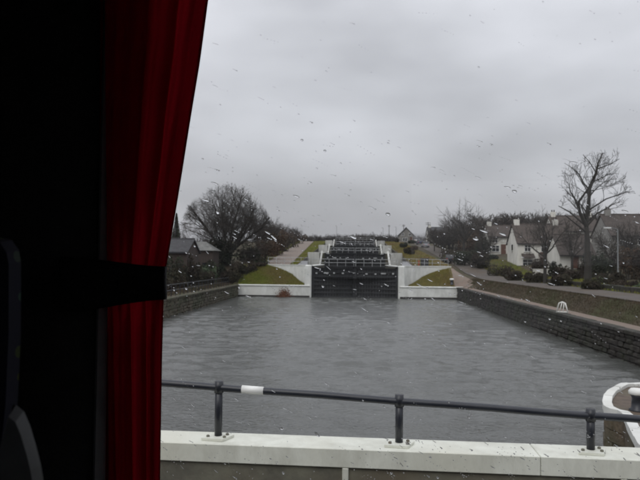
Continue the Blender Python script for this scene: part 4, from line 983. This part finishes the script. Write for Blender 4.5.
# rain on the outside of the pane
def rain():
    random.seed(77); mb = MB(); px2m = YW / F
    def drop(x, z, l, w_, a, h):
        ca, sa = math.cos(a), math.sin(a); nr, na = 4, 12; o = len(mb.v); Yb = YW + .0036
        for r in range(nr):
            f = math.cos(r / nr * math.pi / 2); hh = math.sin(r / nr * math.pi / 2) * h
            for k in range(na):
                t = 2 * math.pi * k / na; u = math.cos(t) * l / 2 * f; v = math.sin(t) * w_ / 2 * f * (1 + .25 * math.cos(t)); mb.v.append((x + u * ca - v * sa, Yb + hh, z + u * sa + v * ca))
        mb.v.append((x, Yb + h, z)); top = len(mb.v) - 1
        for r in range(nr - 1):
            for k in range(na): p = o + r * na + k; q = o + r * na + (k + 1) % na; mb.f.append((q, p, p + na, q + na))
        for k in range(na): mb.f.append((o + (nr - 1) * na + (k + 1) % na, o + (nr - 1) * na + k, top))
        mb.f.append(tuple(o + k for k in range(na)))
    def dens(py):
        if py < 90: return .10
        if py < 170: return lerp(.10, .45, (py - 90) / 80)
        if py < 300: return lerp(.5, .95, (py - 170) / 130)
        if py < 380: return .32
        return lerp(.4, 1.0, min(1, (py - 380) / 80))
    cnt = 0
    while cnt < 2400:
        px, py = random.uniform(150, 900), random.uniform(-120, 640)
        pat = .5 + .5 * math.sin(px * .021 + 1.7 * math.sin(py * .017)) * math.sin(py * .027 + 1.3 * math.sin(px * .013))
        if random.random() > dens(py) * (.25 + 1.1 * pat): continue
        q = at_y(px, py, YW)
        if not (XL + .02 < q.x < XRW - .02 and ZW0 + .02 < q.z < ZW1 - .02): continue
        cnt += 1
        a = -R(random.gauss(24 if py < 330 else 34, 9)); k = random.random()
        if k < .26:                                       # wind-blown streak
            l = random.choice((random.uniform(2, 4.5), random.uniform(3, 7))) * px2m; w_ = random.uniform(.45, 1.0) * px2m; drop(q.x, q.z, l, w_, a, w_ * .26)
            if random.random() < .4: drop(q.x + math.cos(a) * l * .62, q.z + math.sin(a) * l * .62, w_ * 1.9, w_ * 1.5, a, w_ * .5)
        elif k < .40:                                     # broken trail of beads
            m_ = random.randint(3, 6); st = random.uniform(2.2, 4.0) * px2m
            for j in range(m_): s = random.uniform(.4, .8) * px2m; drop(q.x + math.cos(a) * st * j + random.uniform(-.3, .3) * px2m, q.z + math.sin(a) * st * j + random.uniform(-.3, .3) * px2m, s * random.uniform(1, 2.2), s, a, s * .35)
        elif k < .97: s = random.uniform(.4, 1.15) * px2m; drop(q.x, q.z, s * random.uniform(1, 2.4), s, a, s * .3)
        else: s = random.uniform(1.3, 2.3) * px2m; drop(q.x, q.z, s * 1.5, s, a, s * .38)
    for px, py, l, w_, a in ((515, 191, 5, 3, -15), (388, 214, 5, 3.2, -20), (353, 237, 8, 2.6, -25), (273, 237, 10, 2.0, -42), (268, 233, 9, 1.8, -28), (205, 200, 9, 2, -15), (217, 212, 5, 3, -60), (214, 183, 8, 1.8, -20), (508, 187, 7, 1.6, -12), (574, 162, 8, 1.8, -8), (484, 231, 9, 1.8, -18), (503, 234, 8, 2, -20), (476, 239, 6, 2.6, -10), (296, 196, 7, 1.8, -20), (626, 211, 7, 2, -18), (317, 435, 7, 2.2, -45), (281, 429, 5, 3, -30)):
        q = at_y(px, py, YW); drop(q.x, q.z, l * px2m, w_ * px2m, R(a), w_ * px2m * .36)
    tag(mb.build('raindrops', M_drop, None, True), 'raindrops and wind-blown streaks on the outside of the coach window', 'raindrops', kind='stuff')
rain()

# ------------------------------------------------------------------ damp air
def haze():
    m = bpy.data.materials.new('damp_air'); m.use_nodes = True; nt = m.node_tree; nt.nodes.remove(nt.nodes['Principled BSDF'])
    v = nt.nodes.new('ShaderNodeVolumePrincipled'); v.inputs['Color'].default_value = (.86, .88, .92, 1); v.inputs['Density'].default_value = .00016; v.inputs['Anisotropy'].default_value = .2
    nt.links.new(v.outputs[0], nt.nodes['Material Output'].inputs['Volume'])
    tag(MB().box((0, 1600, 18), (3300, 3900, 50)).build('haze', m), kind='stuff')
haze()
